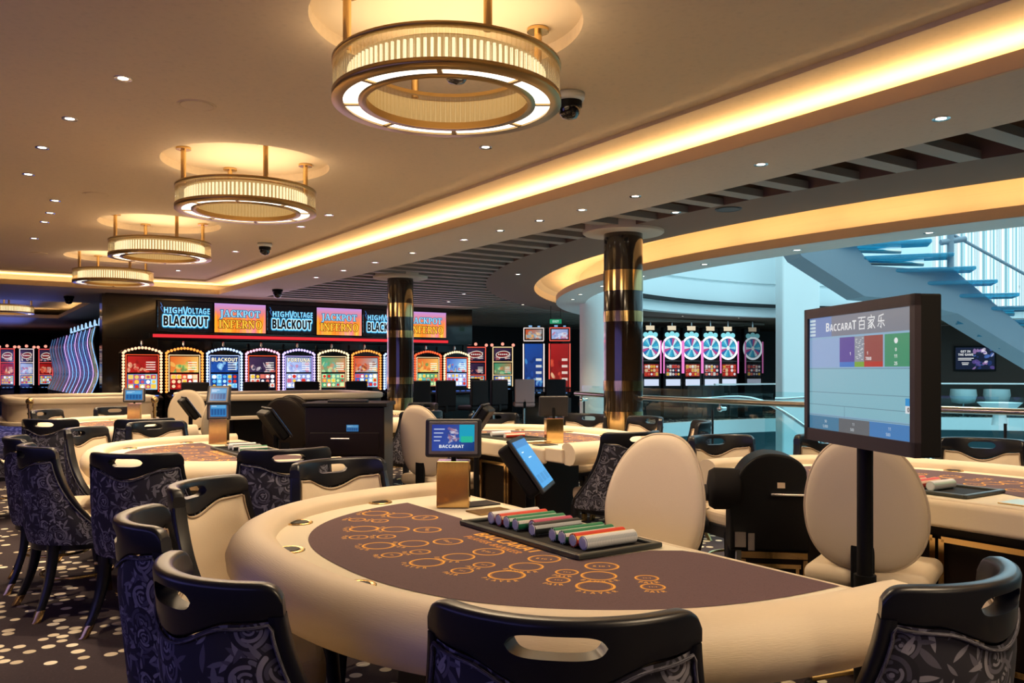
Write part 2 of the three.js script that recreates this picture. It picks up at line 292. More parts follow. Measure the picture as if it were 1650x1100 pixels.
  // tall window with sheer hangings and the lounge beyond
  const stripTex = canvasTex(256, 256, (c, w) => { for (let x = 0; x < w; x += 4) { const k = rnd(); c.fillStyle = k < .25 ? '#2f7f95' : k < .5 ? '#9fe3f2' : '#f2fdff'; c.fillRect(x, 0, 2 + rnd() * 4, w); } });
  const win = (n, a, r, y0, y1, w) => { const [x, v] = atR(a, r); const g = new THREE.Group(); g.name = 'window_' + n; g.userData = { kind: 'structure', label: n < 2 ? 'bright atrium window behind hanging glass strips' : 'bright full height lounge window with white sheer curtain' };
    g.position.set(x, 0, -v); g.rotation.y = (a - 180 + 90) * Math.PI / 180; scene.add(g);
    const n2 = Math.round(w / .55); for (let i = 0; i < n2; i++) part(g, 'pane', box(w / n2 - .05, y1 - y0, .03, -w / 2 + (i + .5) * w / n2, (y0 + y1) / 2, .02), screenMat(stripTex, 1.25));
    part(g, 'window_frame', merge([box(w, .08, .1, 0, y0 - .04, 0), box(w, .08, .1, 0, y1 + .04, 0)]), M.white); };
  win(1, 43, 9.9, 3.1, 6.2, 5.5); win(2, 36, 14.6, .1, 2.7, 4);
}
let chand0;
// ---------- chandeliers, downlights, ceiling fittings ----------
function makeChandelier(label, [x, y, z], small) {
  const t = thing('chandelier', label, 'chandelier', [x, y, z], .2, small ? undefined : 'ring chandeliers in a row');
  const R = .50, r = .36, H = .172;
  const band = (r0, r1, y0, y1) => lathe([[r0, y0], [r1, y0], [r1, y1], [r0, y1], [r0, y0]], 72);
  part(t, 'lower_ring', merge([band(R - .045, R + .004, 0, .032), band(r - .004, r + .03, 0, .032)]), M.bronze);
  part(t, 'upper_ring', merge([band(R - .026, R + .003, H - .016, H), band(r - .003, r + .02, H - .016, H)]), M.bronze);
  part(t, 'mounting_plate', band(r + .02, R - .03, .03, .036), M.bronze);
  for (let i = 0; i < 8; i++) {
    const a = i * Math.PI / 4, s = new THREE.Shape(), n = 10, g0 = .03, r0 = r + .03, r1 = R - .045;
    for (let k = 0; k <= n; k++) { const q = a + g0 + (Math.PI / 4 - 2 * g0) * k / n; k ? s.lineTo(r1 * Math.cos(q), r1 * Math.sin(q)) : s.moveTo(r1 * Math.cos(q), r1 * Math.sin(q)); }
    for (let k = n; k >= 0; k--) { const q = a + g0 + (Math.PI / 4 - 2 * g0) * k / n; s.lineTo(r0 * Math.cos(q), r0 * Math.sin(q)); }
    part(t, 'light_panel', slab(s, .008, .02, 0, 1), M.panelLight);
    part(t, 'divider', rotY(box(R - r - .05, .02, .02, (R + r) / 2, .012, 0), a), M.bronze);
  }
  const sticks = part(t, 'light_sticks', merge(Array.from({ length: 96 }, (_, i) => cyl(.0065, .0065, H - .075, .43 * Math.cos(i * Math.PI / 48), H / 2, .43 * Math.sin(i * Math.PI / 48), 6))), M.stickLight); sticks.userData.kind = 'stuff';
  part(t, 'light_core', lathe([[.422, .035], [.422, H - .02]], 64), M.coreLight);
  const rods = (rad, n, rr) => { const L = []; for (let i = 0; i < n; i++) { const a = i / n * 2 * Math.PI; L.push(cyl(rr, rr, H - .046, rad * Math.cos(a), .031 + (H - .046) / 2, rad * Math.sin(a), 7)); } return merge(L); };
  const ro = part(t, 'crystal_rods', rods(R - .012, 132, .0112), M.crystal), ri = part(t, 'crystal_rods', rods(r + .010, 96, .0110), M.crystal);
  ro.userData.kind = ri.userData.kind = 'stuff';
  for (let i = 0; i < 4; i++) { const a = i * Math.PI / 2 + .35, cx = (R - .05) * Math.cos(a), cz = (R - .05) * Math.sin(a);
    const st = part(t, 'stem', cyl(.018, .018, .25, cx, H + .122, cz, 16), M.brass); part(st, 'flange', cyl(.052, .052, .014, cx, H + .238, cz, 24), M.brass); }
  return t;
}
const chLabels = ['large ring chandelier with crystal rods hanging nearest over the front baccarat table', 'second ring chandelier from the front in the row of crystal rings', 'third ring chandelier from the front in the row of crystal rings', 'farthest ring chandelier of the row, hanging before the end of the cove', 'ring chandelier overhead, above the top edge of the picture', 'ring chandelier just behind the viewer', 'ring chandelier well behind the viewer'];
CH.forEach(([x, v], i) => {
  const p = [x, 2.53, -v];
  if (i === 0) chand0 = makeChandelier(chLabels[0], p); else dup(chand0, chLabels[i], p, .2 + i * .15);
  areaLight(WARMWHITE, 18, .86, .86, [x, 2.522, -v], [x, 0, -v]);
  areaLight(WARMWHITE, 3.2, .8, .8, [x, 2.71, -v], [x, 4, -v]);
});
dup(chand0, 'small looking ring chandelier in the far coffer beyond the slot wall', [.95, 2.53, -20.3], .4);
areaLight(WARMWHITE, 14, .86, .86, [.95, 2.522, -20.3], [.95, 0, -20.3]); areaLight(WARMWHITE, 3.2, .8, .8, [.95, 2.71, -20.3], [.95, 4, -20.3]);

const dlProto = {};
function downlight(u, v, y, label, group, power = 5, col = WARMWHITE, light = true) {
  const t = thing('downlight', label, 'downlight', [u, y, -v], 0, group);
  if (!dlProto.ring) { dlProto.ring = lathe([[.026, 0], [.044, -.004], [.046, .004], [.026, .012]], 24); dlProto.lamp = cyl(.026, .026, .006, 0, .002, 0, 20); }
  part(t, 'trim_ring', dlProto.ring, M.chrome); part(t, 'lamp', dlProto.lamp, M.bulbWhite);
  if (light) { const s = new THREE.SpotLight(col, power, 0, .75, .7); s.position.set(u, y - .012, -v); s.target.position.set(u, 0, -v); s.castShadow = true; s.shadow.radius = 1.5; scene.add(s, s.target); }
}
const DL = i => ['first', 'second', 'third', 'fourth', 'fifth', 'sixth', 'seventh', 'eighth', 'ninth', 'tenth', 'eleventh'][i] + ' small downlight from the near end';
[[2.42], [3.60], [4.79], [5.44], [6.04], [6.68], [7.35], [8.5], [9.5], [10.5], [11.5]].forEach(([v], i) => downlight(4.32, v, 2.678, DL(i) + ' in the beige soffit beside the long cove', 'downlights in the long soffit', 10));
[[.75, 4.8], [.60, 5.75], [.52, 6.6], [.50, 7.56], [.78, 8.6], [.80, 9.3], [.80, 9.9], [.8, 11.2]].forEach(([u, v], i) => downlight(u, v, 2.888, DL(i) + ' in the cream ceiling left of the chandeliers', 'downlights in the cream ceiling', 14));
[[3.05, 4.9], [3.1, 7.9], [3.1, 8.7], [3.05, 11], [2.9, 13.6], [2.3, 13.9]].forEach(([u, v], i) => downlight(u, v, 2.888, DL(i) + ' in the cream ceiling between chandeliers and cove', 'downlights right of the chandeliers', 14));
[-14, -7, 0, 7, 14, 21, 28, 33].forEach((d, i) => { const [u, v] = atR(180 - d, 10.0); downlight(u, v, 2.468, DL(i) + ' in the pale ring soffit round the atrium', 'downlights in the ring soffit', 8); });
[[4.98, 1.95], [5.05, 5.1], [6.5, 9.6], [7.4, 12.6], [9.6, 14], [8, 14.2], [6.2, 13]].forEach(([u, v], i) => downlight(u, v, 2.68, DL(i) + ' hung among the dark ceiling slats', 'downlights among the slats', 8));
[[15.9, 15.8], [17.7, 15.5], [19.4, 15.2]].forEach(([u, v], i) => downlight(u, v, 2.765, DL(i) + ' in the dark ceiling across the atrium', 'downlights across the atrium', 6));

function dome(label, [x, y, z], housing) {
  const t = thing('security_camera', label, 'camera', [x, y, z]);
  part(t, 'housing', lathe([[0, 0], [.085, 0], [.085, -.03], [.075, -.045], [0, -.045]], 32), housing);
  part(t, 'collar', lathe([[.07, -.045], [.07, -.075], [.055, -.085]], 32), M.black);
  part(t, 'dome_cover', lathe([[.062, -.08], [.058, -.11], [.04, -.135], [0, -.145]], 32), M.blackGloss);
}
dome('black dome camera hanging from the ceiling beyond the nearest chandelier', [2.85, 2.89, -3.70], M.white);
dome('black dome camera seen through the opening of the nearest chandelier', [2.13, 2.95, -3.70], M.black);
dome('black dome camera on the cream ceiling near the far cove corner', [3.15, 2.89, -10.1], M.white);
dome('black dome camera under the soffit at the slot wall corner', [4.45, 2.68, -13.6], M.black);
dome('black dome camera under the blue lit soffit left of the slot wall', [1.75, 2.68, -16.9], M.black);
function speaker(label, [x, y, z], m) { const t = thing('ceiling_speaker', label, 'speaker', [x, y, z]); part(t, 'rim', lathe([[.09, .002], [.105, -.006], [.11, .004]], 40), m); part(t, 'grille', cyl(.09, .09, .006, 0, 0, 0, 36), m); }
speaker('round cream speaker grille in the ceiling before the second chandelier', [1.18, 2.888, -5.05], M.ceiling);
speaker('round cream speaker grille in the ceiling by the third chandelier', [1.05, 2.888, -8.1], M.ceiling);
speaker('round cream speaker grille in the ceiling near the far cove', [.95, 2.888, -12.6], M.ceiling);
speaker('round dark speaker hung among the slats near the downlight', [5.25, 2.678, -2.05], M.darkGrey);
speaker('round dark speaker hung among the slats by the nearer column', [5.3, 2.678, -4.75], M.darkGrey);

// ---------- players' chairs ----------
const CR = .288, CT = .94, CB = .45;
const chairA = y => { const q = Math.min(1, Math.max(0, (CT - y) / (CT - CB))); return (54 + 44 * Math.pow(q, 2.3)) * Math.PI / 180; };
const chairP = (a, y, r) => [r * Math.sin(a), y, -.03 + r * Math.cos(a) + (y - .45) * .10];
function arcBar(cols, rin, rout, c, square) {   // square: 1 = flat top edge, -1 = flat lower edge                        // solid strip bent round the chair back; cols = [angle, ylow, yhigh]
  const rows = cols.map(([a, y0, y1]) => (() => { const b = square === -1 ? .0005 : c, t = square === 1 ? .0005 : c; return [[rin + b, y0], [rout - b, y0], [rout, y0 + b], [rout, y1 - t], [rout - t * .3, y1 - t * .3], [rout - t, y1], [rin + t, y1], [rin + t * .3, y1 - t * .3], [rin, y1 - t], [rin, y0 + b], [rin + b, y0]]; })().map(([r, y]) => chairP(a, y, r)));
  const g = gridGeo(rows), cap = row => { const q = []; for (let i = 1; i < row.length - 2; i++) q.push(...row[0], ...row[i], ...row[i + 1]); const b = new THREE.BufferGeometry(); b.setAttribute('position', new THREE.Float32BufferAttribute(q, 3)); b.computeVertexNormals(); return b; };
  return merge([g, cap(rows[0]), cap(rows[rows.length - 1])]);
}
const railLow = s => .858 - .048 * Math.pow(Math.max(0, Math.cos(s * Math.PI * .80)), 1.6) + .012 * Math.pow(Math.abs(s), 4);   // wavy underside of the top rail
function backShell(r, inset, y0, topGap, puff, uvk) {
  const rows = [], uv = [], N = 18, Mx = 28;
  for (let i = 0; i <= N; i++) { const row = [], ru = []; for (let j = 0; j <= Mx; j++) { const s = -1 + 2 * j / Mx, yt = railLow(s) - topGap, t = i / N, y = y0 + (yt - y0) * t;
      const a = s * (chairA(y) - inset), e = Math.min(1, 5 * Math.min(t + .02, 1 - t + .02, (1 - Math.abs(s)) * 1.2 + .02)), rr = r + puff * Math.sqrt(e); row.push(chairP(a, y, rr)); ru.push([a * r, y]); } rows.push(row); uv.push(ru); }
  return gridGeo(rows, uv);
}
function makeChair(label) {
  const t = thing('casino_chair', label, 'chair', [0, 0, 0], 0, 'upholstered player chairs');
  const N = 110, up = [], lo = [], a1 = chairA(CT - .03);
  for (let i = 0; i <= N; i++) { const s = -1 + 2 * i / N, a = s * a1, h = Math.abs(s) < .30 ? .021 * Math.sqrt(Math.max(0, 1 - Math.pow(Math.abs(s) / .30, 5))) : 0, corner = .028 * Math.pow(Math.abs(s), 22);
    up.push([a, .893 + h, CT - corner]); lo.push([a, railLow(s), .893 - h + .001]); }
  part(t, 'top_rail', merge([arcBar(up, CR - .022, CR + .022, .012, -1), arcBar(lo, CR - .022, CR + .022, .007, 1)]), M.wood);
  for (const s of [-1, 1]) {
    const rows = []; for (let i = 0; i <= 26; i++) { const y = CB - .03 + (.875 - CB + .03) * i / 26, a = chairA(y), w = .105; const sec = [];
      for (const [da, r] of [[0, CR - .022], [0, CR + .016], [-.02, CR + .024], [-w, CR + .024], [-w, CR - .022], [0, CR - .022]]) sec.push(chairP(s * (a + da), y, r)); rows.push(sec); }
    part(t, 'side_frame', gridGeo(rows), M.wood);
  }
  part(t, 'outer_back', backShell(CR + .012, .09, .40, .004, .016), M.fabric);
  part(t, 'backrest', backShell(CR - .012, .09, .44, .006, -.024), M.cream);
  const pip = (r, inset, gap) => { const L = []; for (let i = 0; i <= 14; i++) { const y = .47 + (railLow(-1) - gap - .47) * i / 14; L.push(V(...chairP(-(chairA(y) - inset), y, r))); } for (let j = 1; j < 24; j++) { const s = -1 + 2 * j / 24, y = railLow(s) - gap; L.push(V(...chairP(s * (chairA(y) - inset), y, r))); } for (let i = 14; i >= 0; i--) { const y = .47 + (railLow(1) - gap - .47) * i / 14; L.push(V(...chairP(chairA(y) - inset, y, r))); } return tube(L, .004, 110, 6); };
  part(t, 'piping', pip(CR - .024, .10, .012), M.piping); part(t, 'back_piping', pip(CR + .024, .10, .012), M.fabric);
  // seat
  const ss = new THREE.Shape(); ss.moveTo(-.25, -.08); ss.quadraticCurveTo(-.27, .22, -.20, .25); ss.quadraticCurveTo(0, .29, .20, .25); ss.quadraticCurveTo(.27, .22, .25, -.08); ss.absarc(0, -.08 + .03, .25, -.1, -Math.PI + .1, true); ss.closePath();
  part(t, 'seat', slab(ss, .425, .515, .03, 16).scale(.90, 1, .92).translate(0, 0, -.02), M.creamSeat);
  part(t, 'seat_rail', slab(ss, .36, .432, .006, 16).scale(.90, 1, .92).translate(0, 0, -.02), M.wood);
  for (const [x, z, sx, sz] of [[-.2, -.19, -.03, -.03], [.2, -.19, .03, -.03], [-.17, .19, -.06, .10], [.17, .19, .06, .10]]) {
    const rows = [], tip = []; const leg = (y0, y1, out, grow) => { for (let i = 0; i <= 8; i++) { const y = y0 + (y1 - y0) * i / 8, q = 1 - y / .40, w = (.026 - .010 * q) + grow; const cx = x + sx * q * q, cz = z + sz * q * q; out.push([[cx - w, y, cz - w], [cx + w, y, cz - w], [cx + w, y, cz + w], [cx - w, y, cz + w], [cx - w, y, cz - w]]); } };
    leg(.05, .40, rows, 0); leg(.002, .062, tip, .0015);
    const l = part(t, 'leg', gridGeo(rows), M.wood); part(l, 'brass_tip', gridGeo(tip), M.brass);
  }
  const ring = new THREE.TorusGeometry(.185, .009, 8, 48, Math.PI * 1.5); ring.rotateX(Math.PI / 2); ring.rotateY(-Math.PI * .25 + Math.PI); ring.translate(0, .20, .02); part(t, 'footrest', ring, M.brass);
  return t;
}
let chair0;
// u, v = middle of the chord between the two front ends of the back; n = direction the chair faces
function chair(label, u, v, nu, nv) {
  const L = Math.hypot(nu, nv); nu /= L; nv /= L; const th = Math.atan2(-nu, nv), off = .19;
  const pos = [u + nu * off, 0, -(v + nv * off)];
  if (!chair0) { chair0 = makeChair(label); chair0.position.set(...pos); chair0.rotation.y = th; } else dup(chair0, label, pos, th);
}
const PC = 'rose patterned black chair';
chair(PC + ', front and centre before the nearest table', .93, 1.23, .67, .74);
chair(PC + ' nearest the big monitor at the end of the front table', 1.755, .985, -.07, 1);
chair(PC + ' at the front table, left neighbour of the centre chair', .50, 1.87, .98, .19);
chair(PC + ' at the front table, half hidden behind its left neighbour', .52, 2.62, .98, -.2);
chair('black chair showing its cream backrest, left of the front table', .83, 3.28, .70, -.72);
chair('black chair with cream backrest at the far end of the front table', 1.51, 3.70, .10, -1);
chair(PC + ' at the corner of the second table behind the cream chair', .80, 4.69, .60, .80);
chair(PC + ' at the near end of the second table', 1.51, 4.49, .16, .99);
chair(PC + ' on the carpet left of the second table, legs in full view', .44, 5.42, .98, .15);
chair(PC + ' beyond the leggy chair, left of the second table', .40, 6.15, .99, -.1);
chair('black chair showing a tall cream backrest at the left of the second table', .84, 6.84, .76, -.65);
chair('black chair with cream backrest at the far end of the second table', 1.40, 7.31, .18, -.98);
chair(PC + ' at the near end of the third table', 1.41, 7.89, .05, 1);
chair(PC + ' at the near left corner of the third table', .72, 8.29, .55, .83);
chair('black chair with cream backrest left of the third table, behind the brass post', .86, 10.15, .75, -.66);
chair('black chair with cream backrest at the far end of the third table', 1.58, 10.52, .15, -1);
chair(PC + ' at the left photo edge beside the third table', .20, 9.05, 1, .05);
chair('black chair with cream backrest at the end of the right-hand table', 4.12, 3.74, -.25, -.97);
chair('black chair with cream backrest, half hidden by the big monitor', 4.77, 3.39, -.62, -.78);
chair('black chair with cream backrest right of the big monitor', 5.25, 2.69, -.90, -.43);
chair(PC + ' at the near end of the table below the near column', 3.90, 4.38, .10, 1);
chair(PC + ' against the glass railing right of the near column', 5.12, 4.95, -.75, .66);
chair('black chair with cream backrest by the railing right of the column', 5.22, 5.68, -1, .05);
chair('black chair with cream backrest in front of the column foot', 5.05, 6.32, -.93, -.38);
chair('black chair with cream backrest behind the turned away monitor', 4.42, 6.95, -.55, -.83);
chair(PC + ' in side view by the farther right table', 4.05, 7.78, 0, 1);
chair('black chair with cream backrest past the farther right table', 5.02, 9.6, -.9, -.4);
chair('black chair with cream backrest left of the far column foot', 4.1, 10.62, -.3, -.95);
// ---------- baccarat tables ----------
const FELT = .81;
const sup = (a, b, n, t) => { const c = Math.cos(t), s = Math.sin(t); return [a * Math.pow(Math.abs(c), 2 / n), Math.sign(s) * b * Math.pow(Math.abs(s), 2 / n)]; };
function outline(a, b, n, k = 56) { const p = []; for (let i = 0; i <= k; i++) p.push(sup(a, b, n, -Math.PI / 2 + Math.PI * i / k)); return p; }
const layoutTex = canvasTex(1024, 2048, (c, w, h) => {
  // canvas x runs from the dealer's edge (0) to the players (1.05 m), canvas y along the table
  const S = w / 1.05, X = x => x * S, Y = z => h / 2 + z * S;
  c.fillStyle = '#5a4248'; c.fillRect(0, 0, w, h);
  for (let k = 0; k < 30000; k++) { c.fillStyle = rnd() < .5 ? 'rgba(40,28,34,.22)' : 'rgba(120,96,100,.14)'; c.fillRect(rnd() * w, rnd() * h, 3, 3); }
  const G = '#e0a13a', G2 = '#b5742a';
  const ring = (x, z, r, lw, a, txt, small) => { c.save(); c.translate(X(x), Y(z)); c.rotate(a); c.strokeStyle = G; c.lineWidth = lw; c.beginPath(); c.arc(0, 0, r * S, 0, 7); c.stroke();
    c.strokeStyle = G2; c.lineWidth = 2; c.beginPath(); c.arc(0, 0, r * S - lw * .9, 0, 7); c.stroke(); c.fillStyle = G; c.textAlign = 'center'; c.font = `bold ${Math.round(r * S * .42)}px sans-serif`;
    if (small) c.fillText(small, 0, r * S * .15); if (txt) { c.font = `bold ${Math.round(20)}px sans-serif`; const n = txt.length; for (let i = 0; i < n; i++) { c.save(); c.rotate((n / 2 - i - .5) * .30); c.fillText(txt[i], 0, r * S + 24); c.restore(); } } c.restore(); };
  const sets = [[.50, .60], [.62, .35], [.66, .10], [.62, -.14], [.51, -.34], [.40, -.52]];
  sets.forEach(([x, z], i) => {                              // player, banker, tie and the two pair rings of each seat
    const ang = Math.atan2(z * 1.05, x), cx = Math.cos(ang), cz = Math.sin(ang), px = -cz, pz = cx, q = ang - Math.PI / 2;
    const at = (r, s) => [x + cx * r + px * s, z + cz * r + pz * s];
    let p = at(-.10, .03); ring(...p, .046, 6, q, '', '8 to 1'); p = at(.01, .045); ring(...p, .046, 6, q, 'BANKER'); p = at(.12, .06); ring(...p, .048, 7, q, 'PLAYER');
    p = at(.03, -.08); ring(...p, .030, 5, q, 'PAIR', '11:1'); p = at(.12, -.085); ring(...p, .030, 5, q, 'PAIR', '11:1');
  });
  c.save(); c.translate(X(.43), Y(0)); c.rotate(-Math.PI / 2); c.textAlign = 'center'; c.fillStyle = '#eba93c'; c.font = 'bold 68px sans-serif'; c.fillText('BACCARAT', 0, 0); c.fillStyle = '#c9852f'; c.font = 'bold 40px sans-serif'; c.fillText('PLAYER BANKER', 0, 46); c.restore();
});
const G = {};                                                 // shared table geometries
{
  const A = 1.085, B = 1.04, N = 2.45;
  const top = outline(A + .03, B + .03, N); top.unshift([-.0, -B - .03]); top.push([0, B + .03]);
  G.top = slab(shapeOf(top.map(([x, z]) => [x, z])), FELT - .05, FELT, .004);
  // purple playing field
  const pts = []; for (const p of outline(.975, .925, 2.35, 60)) pts.push(p);
  const f = pts.filter(p => p[0] > .30 || p[1] < 0); // dealer side: field reaches the edge at one end only
  f.push([.31, .45], [.36, .34], [.375, .30], [.39, -.30], [.36, -.335], [.11, -.345], [.03, -.40], [.006, -.47]);
  const g = new THREE.ShapeGeometry(shapeOf(f.map(([x, z]) => [x, -z])), 8), P = g.attributes.position, uv = g.attributes.uv;
  for (let i = 0; i < P.count; i++) uv.setXY(i, P.getX(i) / 1.05, .5 + P.getY(i) / 2.1);
  g.rotateX(-Math.PI / 2); g.translate(0, FELT + .0015, 0); G.field = g;
  // padded arm rest swept round the outline
  const sec = [[-.018, -.012], [-.018, .022], [0, .038], [.03, .048], [.065, .046], [.098, .030], [.122, .004], [.134, -.026], [.130, -.062], [.110, -.094], [.07, -.108], [.02, -.106], [-.01, -.09], [-.018, -.012]];
  const o = outline(A, B, N, 90); o.unshift([0, -B - 0]); o.push([0, B]);
  const nrm = o.map((p, i) => { const a = o[Math.max(0, i - 1)], b = o[Math.min(o.length - 1, i + 1)]; let dx = b[0] - a[0], dz = b[1] - a[1]; const L = Math.hypot(dx, dz) || 1; return [dz / L, -dx / L]; });
  nrm[0] = nrm[1] = [0, -1]; nrm[o.length - 1] = nrm[o.length - 2] = [0, 1];
  const rows = o.map((p, i) => sec.map(([d, y]) => [p[0] + nrm[i][0] * d, FELT + y, -(p[1] + nrm[i][1] * d)]));
  const cap = row => { const q = []; const m = row.length - 1; let c = [0, 0, 0]; for (let i = 0; i < m; i++) c = c.map((v, k) => v + row[i][k] / m); for (let i = 0; i < m; i++) q.push(...c, ...row[i], ...row[i + 1]); const b = new THREE.BufferGeometry(); b.setAttribute('position', new THREE.Float32BufferAttribute(q, 3)); b.computeVertexNormals(); return b; };
  G.rim = merge([gridGeo(rows), cap(rows[0]), cap(rows[rows.length - 1])]);
  G.edge = rbox(.03, .10, 2.1, .012, -.005, FELT - .048, 0);
  G.edgePad = rbox(.05, .115, 1.15, .022, -.02, FELT - .062, .28);
  G.cup = lathe([[.030, -.05], [.034, 0], [.036, .004], [.046, .006], [.050, .003], [.050, 0]], 28);
  G.cupWell = cyl(.033, .033, .004, 0, .0035, 0, 24);
  G.ped = merge([slab(shapeOf([[.10, -.62], [.52, -.55], [.70, 0], [.52, .55], [.10, .62]]), .06, .70, .01), slab(shapeOf([[.0, -.75], [.62, -.68], [.84, 0], [.62, .68], [.0, .75]]), .68, .77)]);
  G.plinth = slab(shapeOf([[.04, -.68], [.56, -.61], [.77, 0], [.56, .61], [.04, .68]]), 0, .07, .008);
  const fr = []; for (const [z0, z1] of [[-.58, -.22], [-.18, .18], [.22, .58]]) fr.push(box(.02, .025, z1 - z0, .085, .62, (z0 + z1) / 2), box(.02, .025, z1 - z0, .085, .12, (z0 + z1) / 2), box(.02, .5, .025, .085, .37, z0), box(.02, .5, .025, .085, .37, z1));
  G.frames = fr;
}
const cups = [[.40, .965], [.84, .70], [1.025, .27], [1.02, -.24], [.82, -.70], [.36, -.955]];
function makeTable(label, pos, turn) {
  const t = thing('baccarat_table', label, 'table', pos, turn, 'baccarat tables');
  part(t, 'tabletop', G.top, M.creamFelt); part(t, 'playing_field', G.field, mat(0xffffff, .9, { map: layoutTex }));
  part(t, 'arm_rest', G.rim, M.cream); part(t, 'dealer_edge', G.edge, M.cream); part(t, 'dealer_pad', G.edgePad, M.cream);
  for (const [x, z] of cups) { const c = part(t, 'cup_holder', G.cup, M.brass); c.position.set(x, FELT, z); part(c, 'well', G.cupWell, M.black); }
  const pd = part(t, 'pedestal', G.ped, M.darkBrown); for (const f of G.frames) part(pd, 'gold_frame', f, M.goldBand);
  part(t, 'plinth', G.plinth, M.goldBand);
  for (const [x, z, m] of [[.14, .52, M.bronze], [.09, .70, M.darkGrey]]) { const s = part(t, 'card_slot', rbox(.16, .006, .11, .004, x, FELT + .003, z), m); }
  return t;
}
// dealer edges: u 1.88 for the left row (players at smaller u), 3.53 for the right row (players at larger u)
const TV = [2.24, 5.69, 9.15], TU = [1.88, 3.53];
const T1 = makeTable('large baccarat table in front with dark purple field and padded cream arm rest', [TU[0], 0, -TV[0]], Math.PI);
dup(T1, 'second baccarat table of the left row, behind the front table', [TU[0], 0, -TV[1]], Math.PI);
dup(T1, 'third baccarat table of the left row, farthest from the front', [TU[0], 0, -TV[2]], Math.PI);
dup(T1, 'baccarat table on the right beyond the big monitor', [TU[1], 0, -TV[0]], 0);
dup(T1, 'baccarat table between the pit and the near column', [TU[1], 0, -TV[1]], 0);
dup(T1, 'baccarat table behind the dark pit cabinet near the far column', [TU[1], 0, -TV[2]], 0);

// chip trays with rolls of chips
const chipTex = {};
function chipMat(col, edge) { const k = col + edge; if (!chipTex[k]) chipTex[k] = mat(0xffffff, .5, { map: canvasTex(128, 256, (c, w, h) => { c.fillStyle = col; c.fillRect(0, 0, w, h); c.fillStyle = edge; for (let x = 4; x < w; x += 32) c.fillRect(x, 0, 12, h); c.fillStyle = 'rgba(0,0,0,.35)'; for (let y = 0; y < h; y += 8) c.fillRect(0, y, w, 1); }) }); return chipTex[k]; }
const trayParts = (() => {
  const W = .31, L = .66, base = box(W, .005, L, 0, .0025, 0), rim = merge([rbox(.024, .016, L, .005, -W / 2, .008, 0), rbox(.024, .016, L, .005, W / 2, .008, 0), rbox(W + .02, .016, .024, .005, 0, .008, -L / 2), rbox(W + .02, .016, .024, .005, 0, .008, L / 2)]);
  return { base, rim };
})();
const endMat = mat(0xe4e8ea, .5);
function tray(label, cx, cz, rolls, what) {
  const t = thing('chip_tray', label, 'chip tray', [cx, FELT + .002, cz], 0, 'chip trays');
  part(t, 'base', trayParts.base, M.blackSoft); part(t, 'rim', trayParts.rim, mat(lin(.03, .035, .032), .4));
  rolls.forEach(([z, len, col, edge, x0], i) => {
    const r = thing('chip_roll', what(i), 'chips', [cx + (x0 || 0), FELT + .0285, cz + z], 0, 'rolls of chips');
    const g = cyl(.0212, .0212, len, 0, 0, 0, 24); g.rotateZ(Math.PI / 2); part(r, 'chips', g, chipMat(col, edge));
    for (const s of [-1, 1]) { const q = new THREE.CylinderGeometry(.017, .017, .002, 20); q.rotateZ(Math.PI / 2); q.translate(s * (len / 2 + .0008), 0, 0); part(r, 'end_chip', q, endMat); }
  });
}
const RW = '#d9dce0', RR = '#d23a26', RG = '#1f7a55', RB = '#1c2024', RP = '#b54a6a';
tray('black chip tray full of coloured rolls on the front table', 1.665, -2.245, [[-.265, .20, RW, '#b8c0c8', .02], [-.215, .20, RR, '#f0c8b0', .02], [-.165, .20, RG, '#e8ece8', .02], [-.110, .20, RG, '#e8ece8', .02], [-.055, .16, RP, '#2a1c20', .03], [-.005, .19, RB, '#c8ccd0', .01], [.100, .20, RG, '#e8ece8', .02], [.150, .20, RG, '#e8ece8', .02], [.205, .20, RR, '#f2c060', .02], [.255, .20, RW, '#b8c0c8', .02]],
  i => ['white', 'red', 'green', 'green', 'pink and black', 'black', 'green', 'green', 'red', 'white'][i] + ' chip roll in the front tray, ' + ['far end', 'second from the far end', 'third from the far end', 'fourth from the far end', 'behind the black roll', 'in the middle', 'fourth from the near end', 'third from the near end', 'second from the near end', 'near end'][i]);
tray('black chip tray with red and green rolls on the right-hand table', 3.75, -2.24, [[-.20, .18, RB, RP], [-.10, .18, RG, '#e8ece8'], [.0, .18, RR, '#f0c8b0'], [.07, .18, RR, '#f0c8b0'], [.14, .18, RW, '#c0d8d0']],
  i => ['black and pink', 'green', 'red', 'red', 'white'][i] + ' chip roll in the right-hand tray' + (i === 2 ? ' next to the green roll' : i === 3 ? ' next to the white roll' : ''));
tray('black chip tray on the second table by the gold display box', 1.665, -5.69, [[-.15, .18, RW, '#b8c0c8'], [-.05, .18, RB, '#c8ccd0'], [.1, .18, RG, '#e8ece8']], i => ['white', 'black', 'green'][i] + ' chip roll in the second table tray');
tray('black chip tray on the table before the near column', 3.75, -5.69, [[-.1, .18, RW, '#b8c0c8'], [.1, .18, RR, '#f0c8b0']], i => ['white', 'red'][i] + ' chip roll in the tray before the near column');

